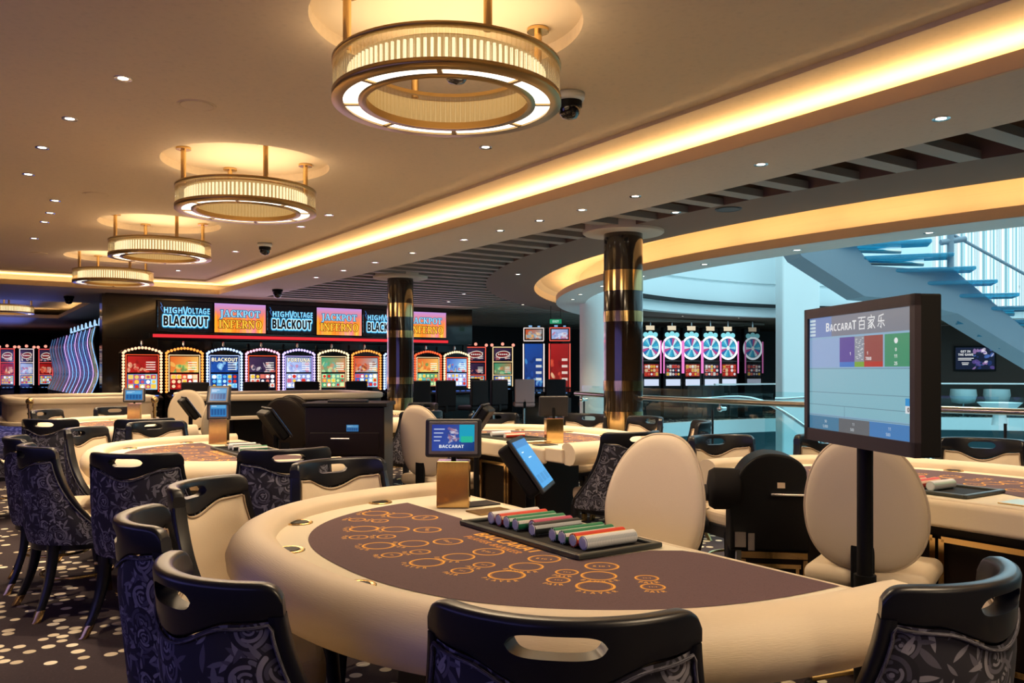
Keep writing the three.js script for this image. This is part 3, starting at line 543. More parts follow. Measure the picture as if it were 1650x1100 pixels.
// ---------- small displays on gold boxes ----------
const bacTex = canvasTex(512, 384, (c, w, h) => {
  const g = c.createLinearGradient(0, 0, w, h); g.addColorStop(0, '#2d3f9a'); g.addColorStop(.55, '#3b56a8'); g.addColorStop(1, '#173a78'); c.fillStyle = g; c.fillRect(0, 0, w, h);
  c.fillStyle = '#22a8c8'; c.fillRect(330, 0, 182, 250); c.fillStyle = '#2fc0a0'; c.fillRect(352, 170, 140, 90);
  c.fillStyle = '#cfd8f0'; for (let i = 0; i < 4; i++) c.fillRect(24, 60 + i * 56, 130 - i * 18, 14);
  c.fillStyle = '#e9dfe8'; for (let k = 0; k < 46; k++) { c.globalAlpha = .55; c.beginPath(); c.ellipse(250 + (rnd() - .5) * 110, 150 + (rnd() - .5) * 210, 6 + rnd() * 16, 14 + rnd() * 26, rnd() * 3, 0, 7); c.fill(); c.fillStyle = ['#e9dfe8', '#7a5a86', '#b07a90', '#404a86'][Math.floor(rnd() * 4)]; } c.globalAlpha = 1;
  c.fillStyle = '#fff'; c.font = 'bold 60px sans-serif'; c.textAlign = 'center'; c.fillText('BACCARAT', 235, 340);
});
const blueTex = canvasTex(256, 192, (c, w, h) => { c.fillStyle = '#2f86c8'; c.fillRect(0, 0, w, h); c.fillStyle = '#66b4e8'; c.fillRect(10, 16, w - 20, 60); c.fillStyle = '#1f5c9a'; for (let i = 0; i < 5; i++) c.fillRect(14 + i * 47, 90, 36, 80); c.fillStyle = '#d8f0ff'; c.fillRect(20, 26, 120, 8); c.fillRect(20, 46, 80, 8); });
function display(label, u, v, tex, turn, two) {
  const t = thing('table_display', label, 'display', [u, FELT + .002, -v], turn, 'displays on gold boxes');
  part(t, 'box_stand', rbox(.13, .185, .10, .004, 0, .0925, 0), M.goldBand); part(t, 'neck', rbox(.02, .09, .02, .005, 0, .22, 0), M.black);
  const head = (y, tilt, T, w) => { const h = new THREE.Group(); h.name = 'screen_head'; h.position.set(0, y, .01); h.rotation.x = tilt; t.add(h);
    part(h, 'bezel', rbox(w, .155, .03, .012, 0, 0, 0), M.darkGrey); part(h, 'inner_bezel', rbox(w - .03, .13, .006, .003, 0, 0, .014), mat(lin(.16, .15, .16), .4)); part(h, 'screen', box(w - .055, .105, .004, 0, 0, .0165), screenMat(T, .85)); };
  if (two) { head(.36, -.5, tex, .17); head(.255, 0, tex, .17); } else head(.275, -.14, tex, .225);
  return t;
}
display('small BACCARAT display on a gold box at the end of the front table', 1.685, 2.95, bacTex, -.60);
display('double blue display on a gold box at the second table', 1.66, 6.42, blueTex, -.45, true);
display('small blue display on a gold box at the third table', 1.66, 9.9, blueTex, -.35);
{ const t = display('small monitor turned away on a gold box at the table before the near column', 3.78, 5.10, blueTex, Math.PI - .45); }

// angled dealer screens in the pit
function touch(label, u, v, y, turn, tilt, tex) {
  const t = thing('dealer_screen', label, 'screen', [u, 0, -v], turn);
  part(t, 'post', merge([cyl(.022, .022, y - .1, 0, (y - .1) / 2, 0, 14), cyl(.12, .13, .02, 0, .01, 0, 24)]), M.black);
  const h = new THREE.Group(); h.name = 'screen_head'; h.position.set(0, y, 0); h.rotation.x = tilt; t.add(h);
  part(h, 'housing', rbox(.30, .26, .07, .02, 0, 0, -.03), M.black); part(h, 'bezel', rbox(.32, .28, .016, .006, 0, 0, .008), M.darkGrey); part(h, 'screen', box(.28, .24, .004, 0, 0, .0172), screenMat(tex, .95));
}
const padTex = canvasTex(256, 256, (c, w) => { c.fillStyle = '#3f9be0'; c.fillRect(0, 0, w, w); c.fillStyle = '#2b77be'; c.fillRect(0, 0, w, 36); c.fillStyle = '#e8f6ff'; c.fillRect(40, 60, 40, 6); c.fillRect(100, 96, 60, 6); c.fillStyle = '#2f86cc'; for (let i = 0; i < 3; i++) c.fillRect(20 + i * 76, 190, 60, 44); });
touch('bright blue slanted dealer screen behind the front table chip tray', 2.20, 3.15, .93, .78, -.62, padTex);
touch('dark slanted dealer screen with a blue glint, beside the second table', 2.12, 6.52, .95, 1.5, -.62, padTex);
touch('dark slanted dealer screen facing away, before the small monitor', 3.25, 5.35, .99, 2.6 - 4.9, -.6, padTex);
touch('dark slanted dealer screen by the third table', 2.2, 9.7, .95, 1.5, -.62, padTex);

// ---------- big baccarat monitor on a pole ----------
{
  const tex = canvasTex(1024, 720, (c, w, h) => {
    c.fillStyle = '#8fb9d6'; c.fillRect(0, 0, w, h); c.fillStyle = '#93b4dc'; c.fillRect(0, 140, 350, 180); c.fillStyle = '#8cc3d2'; c.fillRect(0, 330, w, 290);
    c.fillStyle = '#7f8794'; c.fillRect(0, 0, w, 128); c.fillStyle = '#6f8fc4'; c.fillRect(0, 0, 260, 128); c.fillStyle = '#cfe6f0'; for (let i = 0; i < 5; i++) c.fillRect(8, 12 + i * 23, 66, 15);
    c.fillStyle = '#f2f6f8'; c.font = 'bold 74px sans-serif'; let x = 190; for (const [ch, s] of [['B', 1], ['A', .8], ['C', .8], ['C', .8], ['A', .8], ['R', .8], ['A', .8], ['T', 1]]) { c.font = `bold ${Math.round(76 * s)}px sans-serif`; c.fillText(ch, x, 96); x += c.measureText(ch).width + 1; }
    // the three Chinese characters of the title, drawn stroke by stroke
    c.strokeStyle = '#f2f6f8'; c.lineWidth = 7; c.lineCap = 'round';
    const st = (ox, L) => { for (const l of L) { c.beginPath(); l.forEach(([a, b], i) => i ? c.lineTo(ox + a * .78, 24 + b * .78) : c.moveTo(ox + a * .78, 24 + b * .78)); c.stroke(); } };
    st(x + 14, [[[6, 10], [94, 10]], [[50, 10], [40, 34]], [[20, 36], [20, 96]], [[20, 36], [82, 36], [82, 96]], [[20, 64], [82, 64]], [[20, 94], [82, 94]]]);
    st(x + 104, [[[50, 0], [54, 10]], [[10, 30], [12, 16], [90, 16], [86, 30]], [[22, 36], [78, 36]], [[54, 38], [18, 60]], [[46, 46], [60, 66], [58, 94], [46, 90]], [[54, 60], [16, 80]], [[58, 74], [10, 98]], [[80, 44], [62, 58]], [[62, 58], [94, 96]]]);
    st(x + 194, [[[78, 4], [28, 14]], [[28, 14], [20, 50], [86, 50]], [[52, 24], [52, 96], [42, 90]], [[30, 64], [14, 86]], [[70, 64], [90, 86]]]);
    const col = (x0, x1, f) => { c.fillStyle = f; c.fillRect(x0, 140, x1 - x0, 180); };
    col(350, 505, '#5b4fa0'); col(505, 600, '#8f9aa6'); col(600, 775, '#9a4f48'); col(790, w - 12, '#3f9a72');
    c.fillStyle = '#3f7fd0'; c.fillRect(350, 290, 155, 30); c.fillStyle = '#7fb03a'; c.fillRect(505, 290, 95, 30); c.fillStyle = '#c03a2a'; c.fillRect(600, 290, 175, 30);
    c.fillStyle = '#f4f8fa'; for (let i = 0; i < 26; i++) c.fillRect(512 + rnd() * 70, 150 + i * 5, 8 + rnd() * 18, 3); c.font = 'bold 26px sans-serif'; c.fillText('1', 455, 250); c.fillText('7000', 612, 282); c.fillText('1', 625, 250); c.fillText('0', 880, 236); c.fillText('11', 872, 272); c.fillText('25', 872, 312); c.beginPath(); c.arc(888, 178, 16, 0, 7); c.fill();
    c.strokeStyle = '#6f98a8'; c.lineWidth = 4; for (const y of [330, 480, 560, 628]) { c.beginPath(); c.moveTo(0, y); c.lineTo(w, y); c.stroke(); } c.beginPath(); c.moveTo(400, 560); c.lineTo(400, 628); c.stroke();
    c.fillStyle = '#4f86a8'; c.fillRect(0, 634, 340, 86); c.fillStyle = '#6a6f74'; c.fillRect(340, 634, 310, 86); c.fillStyle = '#4a86c4'; c.fillRect(650, 634, 374, 86);
    c.fillStyle = '#dfeaf0'; for (const [x0, a, b] of [[180, '50', '5,000'], [480, '11', '500'], [820, '11', '500']]) { c.font = '24px sans-serif'; c.fillText(a, x0, 672); c.fillText(b, x0 - 20, 704); }
    c.fillStyle = '#2f9be0'; c.fillRect(965, 490, 59, 40); c.fillStyle = '#e8eef2'; c.fillRect(965, 530, 59, 40); c.fillStyle = '#333'; c.font = 'bold 34px sans-serif'; c.fillText('0', 980, 562);
  });
  const t = thing('monitor_stand', 'big black framed BACCARAT results monitor on a black pole', 'monitor', [2.566, 0, -1.70], 0);
  part(t, 'base', merge([cyl(.26, .28, .025, 0, .0125, 0, 36), cyl(.06, .06, .03, 0, .04, 0, 24)]), M.black);
  part(t, 'pole', cyl(.026, .026, 1.2, 0, .62, 0, 24), M.black); part(t, 'sleeve', cyl(.036, .036, .62, 0, .36, 0, 24), M.black);
  const h = new THREE.Group(); h.name = 'monitor_head'; h.position.set(0, 1.343, 0); h.rotation.y = -2.045; t.add(h);
  const W = .71, H = .487;
  part(h, 'case', rbox(W, H, .072, .006, 0, 0, -.006), M.black);
  part(h, 'frame', merge([box(W, .035, .02, 0, H / 2 - .0175, .034), box(W, .045, .02, 0, -H / 2 + .0225, .034), box(.026, H, .02, -W / 2 + .013, 0, .034), box(.026, H, .02, W / 2 - .013, 0, .034)]), M.bezel);
  part(h, 'screen', box(W - .05, H - .078, .004, 0, .005, .033), screenMat(tex, .78));
}
// ---------- card shuffler and dealer chairs ----------
{
  const t = thing('card_shuffler', 'black drum shaped card shuffler standing on the right-hand table edge', 'shuffler', [3.28, 0, -2.70], -.75);
  const s = new THREE.Shape(); s.moveTo(-.17, .52); s.lineTo(.17, .52); s.lineTo(.155, .88); s.quadraticCurveTo(.13, .955, .0, .955); s.quadraticCurveTo(-.15, .94, -.17, .70); s.closePath();
  const g = new THREE.ExtrudeGeometry(s, { depth: .22, bevelEnabled: true, bevelSize: .012, bevelThickness: .012, bevelSegments: 3, curveSegments: 20 }); g.translate(0, 0, -.11); part(t, 'body', g, M.black);
  const d = lathe([[0, -.08], [.075, -.08], [.098, -.06], [.10, .05], [.085, .075], [.03, .085], [0, .085]], 36); d.rotateZ(Math.PI / 2); d.translate(-.20, .79, .05); part(t, 'drum', d, M.blackSoft);
  part(t, 'drum_knob', (() => { const q = cyl(.04, .04, .02, 0, 0, 0, 24); q.rotateZ(Math.PI / 2); q.translate(-.29, .77, .06); return q; })(), M.darkGrey);
  part(t, 'label_plate', box(.035, .026, .003, .05, .82, .124), mat(lin(.7, .55, .4), .5)); part(t, 'ledge', rbox(.20, .012, .05, .004, .10, .78, .13), M.chrome);
  part(t, 'bracket', merge([box(.05, .07, .06, -.14, .57, .14), box(.03, .08, .03, -.09, .56, .15)]), M.chrome);
  part(t, 'stand', rbox(.30, .50, .22, .006, .02, .26, 0), M.darkBrown);
  const fr = []; for (const [x, y, w, h] of [[.02, .49, .30, .03], [.02, .44, .24, .02], [-.12, .24, .02, .46], [.16, .24, .02, .46], [-.085, .23, .015, .40], [.125, .23, .015, .40]]) part(t, 'gold_trim', box(w, h, .012, x, y, .113), M.goldBand);
}
function makeDealer(label, m, m2) {
  const t = thing('dealer_chair', label, 'chair', [0, 0, 0], 0, 'oval backed dealer chairs');
  // oval pillow back: egg outline, rounded edge, gently wrapped round the sitter
  const rows = [], NA = 56; const prof = [[0, .034], [.5, .033], [.8, .030], [.92, .024], [.98, .012], [1, 0], [.98, -.012], [.92, -.022], [.8, -.026], [.5, -.027], [0, -.027]];
  for (const [s, dz] of prof) { const row = []; for (let k = 0; k <= NA; k++) { const a = k / NA * 2 * Math.PI, ca = Math.cos(a), sa = Math.sin(a), wide = .235 * (1 - .10 * Math.max(0, sa) - .0 * sa);
      const x = s * Math.sign(ca) * wide * Math.pow(Math.abs(ca), .82), y = .795 + s * Math.sign(sa) * (sa > 0 ? .295 * Math.pow(Math.abs(sa), .95) : .245 * Math.pow(Math.abs(sa), .80));
      row.push([x, y, .20 - dz - .75 * x * x + (y - .56) * .16]); } rows.push(row); }
  const g = gridGeo(rows);
  part(t, 'backrest', g, m); const seam = part(t, 'back_piping', tube(rows[5].slice(0, -1).map(p => V(...p)), .006, 120, 6, true), m2);
  part(t, 'seat', rbox(.48, .085, .44, .04, 0, .515, 0, 5), m); part(t, 'seat_pan', rbox(.42, .06, .38, .03, 0, .455, 0), m2);
  part(t, 'back_bracket', merge([box(.10, .012, .2, 0, .43, .15), rbox(.09, .24, .014, .006, 0, .54, .235)]), M.black);
  part(t, 'gas_lift', merge([cyl(.024, .024, .3, 0, .30, 0, 16), cyl(.035, .035, .14, 0, .18, 0, 16)]), M.chrome);
  const ring = new THREE.TorusGeometry(.20, .011, 8, 48); ring.rotateX(Math.PI / 2); ring.translate(0, .24, 0); part(t, 'foot_ring', ring, M.bronze);
  for (let i = 0; i < 5; i++) { const a = i * 1.2566; const l = part(t, 'base_arm', rod(V(0, .11, 0), V(.27 * Math.cos(a), .065, .27 * Math.sin(a)), .018), M.bronze); part(l, 'caster', new THREE.SphereGeometry(.03, 12, 8).translate(.27 * Math.cos(a), .032, .27 * Math.sin(a)), M.black); }
  return t;
}
const dealer0 = makeDealer('large cream oval backed dealer chair behind the front table chip tray', M.cream, M.creamSeat);
const placeD = (o, u, v, nu, nv) => { const L = Math.hypot(nu, nv), th = Math.atan2(-nu, nv); const off = .2; o.position.set(u + nu / L * off, 0, -(v + nv / L * off)); o.rotation.y = th; };
placeD(dealer0, 2.42, 2.57, -.95, -.25);
for (const [l, u, v, nu, nv] of [['cream oval backed dealer chair with its seat in view beneath the big monitor', 3.06, 2.03, .92, .38], ['cream oval backed dealer chair leaning at the second table', 2.62, 7.02, -.9, .55], ['cream oval backed dealer chair behind the small BACCARAT display', 3.0, 5.72, .85, .3],
  ['cream oval backed dealer chair at the third table, left of the double display', 2.50, 10.1, -.9, .55], ['cream oval backed dealer chair farthest back beside the brass post', 2.62, 11.75, -.3, -.95]]) placeD(dup(dealer0, l, [0, 0, 0], 0), u, v, nu, nv);
const dark0 = makeDealer('dark brown leather dealer chair behind the pit cabinet', M.darkLeather, M.darkLeather); placeD(dark0, 3.05, 7.4, -.5, .9);
placeD(dup(dark0, 'dark brown leather dealer chair left of the pit cabinet, behind the leaning cream chair', [0, 0, 0], 0), 2.72, 8.05, .6, .8);
placeD(dup(dark0, 'dark brown leather dealer chair right of the other dark chairs, near the far column', [0, 0, 0], 0), 3.05, 8.75, .7, .7);

// ---------- pit cabinet ----------
{
  const t = thing('pit_cabinet', 'dark brown pit cabinet with small blue display among the dealer chairs', 'cabinet', [2.62, 0, -6.22], -.58);
  part(t, 'body', rbox(.60, 1.08, .5, .008, 0, .54, 0), M.darkBrown); part(t, 'top', rbox(.64, .03, .54, .006, 0, 1.095, 0), M.black);
  for (const y of [.80, .60]) { const d = part(t, 'drawer', rbox(.52, .17, .012, .004, 0, y, .254), M.darkBrown); part(d, 'handle', rod(V(-.1, y + .04, .272), V(.04, y + .04, .272), .006), M.chrome); }
  const d = part(t, 'door', rbox(.52, .42, .012, .004, 0, .27, .254), M.darkBrown); part(d, 'lock', cyl(.012, .012, .01, .2, .30, .262, 12).rotateX(0), M.chrome);
  part(t, 'display', box(.09, .05, .01, .06, .92, .254), screenMat(blueTex, .6));
  part(t, 'keyboard', rbox(.3, .02, .12, .005, 0, 1.12, .1), M.darkGrey);
}
// ---------- craps tables and brass posts ----------
function craps(label, u0, u1, v0, v1, wallMat) {
  const L = u1 - u0, W = v1 - v0, R = Math.min(W, .9) / 2, t = thing('craps_table', label, 'table', [(u0 + u1) / 2, 0, -(v0 + v1) / 2], 0, 'craps tables');
  const rr = (l, w, r) => { const s = new THREE.Shape(); const x = l / 2, y = w / 2; s.moveTo(-x + r, -y); s.lineTo(x - r, -y); s.absarc(x - r, -y + r, r, -Math.PI / 2, 0); s.lineTo(x, y - r); s.absarc(x - r, y - r, r, 0, Math.PI / 2); s.lineTo(-x + r, y); s.absarc(-x + r, y - r, r, Math.PI / 2, Math.PI); s.lineTo(-x, -y + r); s.absarc(-x + r, -y + r, r, Math.PI, Math.PI * 1.5); return s; };
  const ringS = (l, w, r, th) => { const s = rr(l, w, r), h = rr(l - 2 * th, w - 2 * th, Math.max(.05, r - th)); s.holes.push(new THREE.Path(h.getPoints(12).reverse())); return s; };
  part(t, 'arm_rest', slab(ringS(L, W, R, .15), .925, 1.015, .03, 16), M.cream); part(t, 'inner_wall', slab(ringS(L - .2, W - .2, R - .1, .06), .72, .97, 0, 16), M.black);
  part(t, 'outer_wall', slab(ringS(L - .06, W - .06, R - .03, .08), .70, .925, 0, 16), wallMat); part(t, 'drink_rail', slab(ringS(L + .08, W + .08, R + .04, .12), .66, .71, .01, 16), M.cream);
  part(t, 'bed', slab(rr(L - .25, W - .25, R - .12), .70, .73), mat(lin(.10, .05, .06), .9)); part(t, 'pedestal', rbox(L * .6, .66, W * .55, .03, 0, .33, 0), M.darkBrown);
}
craps('craps table with cream padded rail behind the third table at the left', .55, 2.35, 11.95, 14.0, M.creamSeat);
craps('long dark craps table with pale rail in front of the arched slot machines', 2.85, 5.75, 12.0, 14.1, M.black);
function post(label, u, v) { const t = thing('brass_post', label, 'post', [u, 0, -v], 0, 'brass rope posts'); part(t, 'base', lathe([[0, 0], [.16, 0], [.16, .015], [.05, .035], [.02, .05]], 32), M.brass); part(t, 'shaft', cyl(.02, .02, .9, 0, .49, 0, 16), M.brass); part(t, 'collar', cyl(.032, .032, .05, 0, .93, 0, 16), M.brass); part(t, 'lower_collar', cyl(.028, .028, .02, 0, .84, 0, 16), M.brass); part(t, 'ball', new THREE.SphereGeometry(.045, 20, 14).translate(0, .985, 0), M.brass); }
post('brass rope post with a round ball left of the craps table', .78, 11.55); post('brass rope post with a round ball right of the third table display', 2.12, 11.25);
// ---------- slot machines ----------
const hvTex = canvasTex(640, 360, (c, w, h) => {
  c.fillStyle = '#07070b'; c.fillRect(0, 0, w, h); c.textAlign = 'center';
  c.fillStyle = '#40c4ff'; c.shadowColor = '#38b8ff'; c.shadowBlur = 26; c.save(); c.translate(322, 292); c.scale(.93, 1.42); c.font = 'bold 112px sans-serif'; c.lineJoin = 'round'; c.lineWidth = 34; c.strokeStyle = '#46c2ff'; c.strokeText('BLACKOUT', 0, 0); c.shadowBlur = 0; c.lineWidth = 20; c.strokeStyle = '#c8ecff'; c.strokeText('BLACKOUT', 0, 0); c.fillStyle = '#050508'; c.lineWidth = 5; c.strokeStyle = '#050508'; c.strokeText('BLACKOUT', 0, 0); c.fillText('BLACKOUT', 0, 0); c.restore();
  c.shadowColor = '#2f80e0'; c.shadowBlur = 16; c.fillStyle = '#86d8ff'; c.font = 'bold 92px sans-serif';
  const T = (s, x, y, sx, sy) => { c.save(); c.translate(x, y); c.scale(sx, sy); c.fillText(s, 0, 0); c.restore(); };
  T('HIGH', 175, 142, .98, 1.05); T('V', 316, 160, 1.1, 1.5); T('OLTAGE', 475, 142, .78, 1.05); c.shadowBlur = 0;
  c.strokeStyle = '#3f7fd8'; c.lineWidth = 5; c.beginPath(); c.moveTo(30, 20); c.lineTo(50, 66); c.lineTo(30, 74); c.lineTo(56, 130); c.stroke();
});
const jiTex = canvasTex(640, 360, (c, w, h) => {
  const g = c.createLinearGradient(0, 0, 0, h); g.addColorStop(0, '#b98bd0'); g.addColorStop(.35, '#e07a70'); g.addColorStop(.6, '#f2901e'); g.addColorStop(1, '#ffd35a'); c.fillStyle = g; c.fillRect(0, 0, w, h);
  for (let k = 0; k < 40; k++) { c.fillStyle = ['rgba(255,170,40,.5)', 'rgba(255,120,30,.45)', 'rgba(240,120,160,.35)'][k % 3]; const x = rnd() * w, y = h; c.beginPath(); c.moveTo(x - 30, y); c.quadraticCurveTo(x - 10, y - 120 - rnd() * 160, x + 10 * rnd(), y - 200 - rnd() * 130); c.quadraticCurveTo(x + 16, y - 90, x + 30, y); c.fill(); }
  c.textAlign = 'center'; c.lineJoin = 'round';
  const T = (s, y, fs, sx, f, st) => { c.save(); c.translate(w / 2, y); c.scale(sx, 1); c.font = `bold ${fs}px serif`; c.lineWidth = 16; c.strokeStyle = st; c.strokeText(s, 0, 0); c.fillStyle = f; c.fillText(s, 0, 0); c.restore(); };
  T('JACKPOT', 165, 118, .92, '#8fd0ee', '#1f5a86'); T('INFERNO', 305, 138, .84, '#ffc23a', '#5a1a08');
});
const PAL = { red: ['#b01818', '#f0d0a0', '#7a1010', '#e86040'], green: ['#d05a20', '#9fc060', '#e8c060', '#3a8a50'], blue: ['#1d4fa8', '#58b0e8', '#123070', '#a8e0ff'], dark: ['#402848', '#d87060', '#1a1430', '#e8e0d8'], violet: ['#b8c8f0', '#e0e8ff', '#8090c8', '#c06080'], teal: ['#3a9a70', '#c8e0a0', '#e07a50', '#58a8a0'], fire: ['#d04a20', '#f0b060', '#8ac0d8', '#702010'], mix: ['#3858b0', '#c84a5a', '#a8d8e8', '#e0c060'] };
function artTex(pal, title, w = 192, h = 112, style = 0) {
  return canvasTex(w, h, c => {
    const p = PAL[pal]; const g = c.createLinearGradient(0, 0, w, h); g.addColorStop(0, p[0]); g.addColorStop(1, p[2]); c.fillStyle = g; c.fillRect(0, 0, w, h);
    if (style === 1) { const n = 5, m = 3; for (let i = 0; i < n; i++) for (let j = 0; j < m; j++) { c.fillStyle = p[Math.floor(rnd() * 4)]; c.fillRect(4 + i * (w - 8) / n, 4 + j * (h - 8) / m, (w - 8) / n - 3, (h - 8) / m - 3); c.fillStyle = ['#ffffff', p[3], p[1], '#d03020', '#f0c040'][Math.floor(rnd() * 5)]; c.beginPath(); c.arc(4 + (i + .5) * (w - 8) / n, 4 + (j + .5) * (h - 8) / m, h * .085 + rnd() * h * .05, 0, 7); c.fill(); } }
    else { for (let k = 0; k < 26; k++) { c.fillStyle = p[Math.floor(rnd() * 4)]; c.globalAlpha = .6; c.beginPath(); c.ellipse(rnd() * w, h * .35 + rnd() * h * .7, 6 + rnd() * 20, 4 + rnd() * 14, rnd() * 3, 0, 7); c.fill(); } c.globalAlpha = 1; c.fillStyle = 'rgba(250,245,230,.85)'; for (let k = 0; k < 4; k++) c.fillRect(w * .62, h * .34 + k * h * .15, w * .32, h * .06); }
    if (title === '*') { c.fillStyle = '#7a1a20'; c.strokeStyle = '#e8e0d0'; c.lineWidth = 6; c.beginPath(); c.ellipse(w / 2, h / 2, w * .40, h * .26, -.1, 0, 7); c.fill(); c.stroke(); c.fillStyle = '#f0ece4'; for (let k = 0; k < 5; k++) { c.beginPath(); c.arc(w * (.26 + k * .12), h * .5, 6, 0, 7); c.fill(); } }
    else if (title) { c.textAlign = 'center'; let fs = Math.min(h * .34, w / title.length * 1.55); c.font = `bold ${Math.round(fs)}px sans-serif`; c.lineWidth = 5; c.strokeStyle = '#101018'; c.strokeText(title, w / 2, h * .30); c.fillStyle = '#fff4d8'; c.fillText(title, w / 2, h * .30); }
  });
}
const arch = (w, y0, y1, top) => { const s = new THREE.Shape(); s.moveTo(-w / 2, y0); s.lineTo(-w / 2, y1); s.quadraticCurveTo(-w / 2 + .02, y1 + .03, -w / 2 + .06, y1 + .045); s.quadraticCurveTo(0, top + (top - y1 - .045), w / 2 - .06, y1 + .045); s.quadraticCurveTo(w / 2 - .02, y1 + .03, w / 2, y1); s.lineTo(w / 2, y0); s.closePath(); return s; };
const AG = (() => {
  const body = new THREE.ExtrudeGeometry(arch(.655, .1, 1.66, 1.775), { depth: .45, bevelEnabled: false, curveSegments: 14 }); body.translate(0, 0, -.45);
  const pts = []; for (let i = 0; i <= 13; i++) pts.push([-.305, .98 + i * .052]); const n = 10; for (let i = 0; i <= n; i++) { const t = i / n; pts.push([-.275 + .55 * t, 1.685 + .062 * Math.sin(Math.PI * t)]); } for (let i = 13; i >= 0; i--) pts.push([.305, .98 + i * .052]);
  const bulbs = merge(pts.map(([x, y]) => new THREE.SphereGeometry(.024, 8, 6).translate(x, y, .012)));
  const fr = (x, y0, y1) => merge([box(.012, y1 - y0, .012, -x, (y0 + y1) / 2, .006), box(.012, y1 - y0, .012, x, (y0 + y1) / 2, .006), box(2 * x, .012, .012, 0, y1, .006)]);
  return { body, bulbs, inner: fr(.262, .98, 1.625), screen: box(.48, .28, .01, 0, 1.46, .004), low: box(.48, .27, .01, 0, 1.155, .004), deck: (() => { const g = rbox(.60, .05, .26, .015, 0, 0, .1); g.rotateX(.18); g.translate(0, .90, .02); return g; })(), buttons: merge([-.2, -.07, .07, .2].map(x => box(.07, .012, .05, x, .918, .15))), belly: rbox(.62, .84, .38, .02, 0, .42, -.2), badge: box(.44, .18, .006, 0, .62, -.006), topper: merge([cyl(.016, .016, .05, 0, 1.79, -.1, 10), cyl(.026, .03, .05, 0, 1.83, -.1, 12), new THREE.SphereGeometry(.026, 12, 8).translate(0, 1.86, -.1)]) };
})();
const BC = { w: lin(1, .52, .30), r: lin(1, .10, .03), o: lin(1, .30, .05), b: lin(.45, .60, 1), p: lin(1, .45, .62), v: lin(.55, .45, 1), c: lin(1, .72, .40) };
const bulbMat = {}, gl = (k, s) => bulbMat[k + s] || (bulbMat[k + s] = glow(BC[k], s));
const SLOTS = [['red and white', 'w', 'r', 'red', '', 'mix'], ['orange', 'o', 'c', 'green', '', 'red'], ['blue', 'b', 'b', 'blue', 'BLACKOUT', 'blue'], ['pink', 'p', 'r', 'dark', '', 'dark'], ['violet', 'v', 'v', 'violet', 'FORTUNA', 'violet'], ['cream', 'c', 'c', 'teal', '', 'teal'], ['fiery red', 'o', 'r', 'fire', '', 'mix'], ['blue', 'b', 'b', 'blue', '', 'blue'], ['deep red', 'r', 'c', 'green', '', 'teal'], ['warm white', 'c', 'r', 'mix', '', 'violet']];
const ORD = ['leftmost', 'second', 'third', 'fourth', 'fifth', 'sixth', 'seventh', 'eighth', 'ninth', 'tenth and last'];
SLOTS.forEach(([cn, b, f, pal, title, pal2], i) => {
  const t = thing('slot_machine', `arched slot machine with ${cn} bulbs, ${ORD[i]} from the left in the bank`, 'slot machine', [2.41 + .698 * (i + .5), 0, -15.7], 0, 'arched slot machines under the big screens');
  part(t, 'cabinet', AG.body, M.blackGloss); part(t, 'base_cabinet', AG.belly, M.black); const bl = part(t, 'bulbs', AG.bulbs, gl(b, 1.9)); bl.userData.kind = 'stuff'; part(t, 'light_frame', AG.inner, gl(f, 1.2));
  part(t, 'upper_screen', AG.screen, screenMat(artTex(pal, title), 1.25)); part(t, 'lower_screen', AG.low, screenMat(artTex(pal2, '', 192, 112, 1), 1.2));
  part(t, 'button_deck', AG.deck, M.black); part(t, 'buttons', AG.buttons, glow(lin(.10, .25, 1), .8)); part(t, 'badge', AG.badge, glow(lin(.02, .05, .35), .5)); part(t, 'candle_lamp', AG.topper, M.chrome);
});
// header with the six screens and the red light bar
struct('wall_slot', merge([box(7.3, 2.7, .1, 5.82, 1.35, -16.25), box(7.3, .8, .45, 5.84, 2.31, -16.03)]), M.blackGloss, 'black glossy wall behind the arched slot machines');
struct('wall_slot_end', merge([rbox(.86, 2.66, .5, .01, 2.62, 1.35, -16.1), box(.06, 2.66, .3, 2.17, 1.34, -15.96)]), M.brownGloss, 'dark mirror panel at the end of the slot wall');
for (let i = 0; i < 6; i++) {
  const j = i % 2, t = thing('wall_screen', (j ? 'orange JACKPOT INFERNO screen' : 'HIGH VOLTAGE BLACKOUT screen') + ' above the slot machines, ' + ['leftmost', 'second from the left', 'third from the left', 'fourth from the left', 'fifth, partly behind the far column', 'rightmost'][i], 'screen', [3.02 + .97 * i + .47, 2.315, -15.77], 0, 'wide screens above the slot machines');
  part(t, 'frame', box(.965, .56, .04, 0, 0, -.01), M.black); part(t, 'screen', box(.935, .53, .01, 0, 0, .014), screenMat(j ? jiTex : hvTex, 1.2));
}
{ const t = thing('light_bar', 'long red light bar under the wide screens', 'light bar', [5.89, 1.965, -15.74]); part(t, 'tube_light', box(5.9, .055, .05), glow(lin(1, .035, .05), .85)); part(t, 'housing', box(6.0, .08, .04, 0, 0, -.05), M.black);
  areaLight(lin(1, .05, .06), 1.2, 5.9, .05, [5.89, 1.965, -15.69], [5.89, 1.9, 0]); }

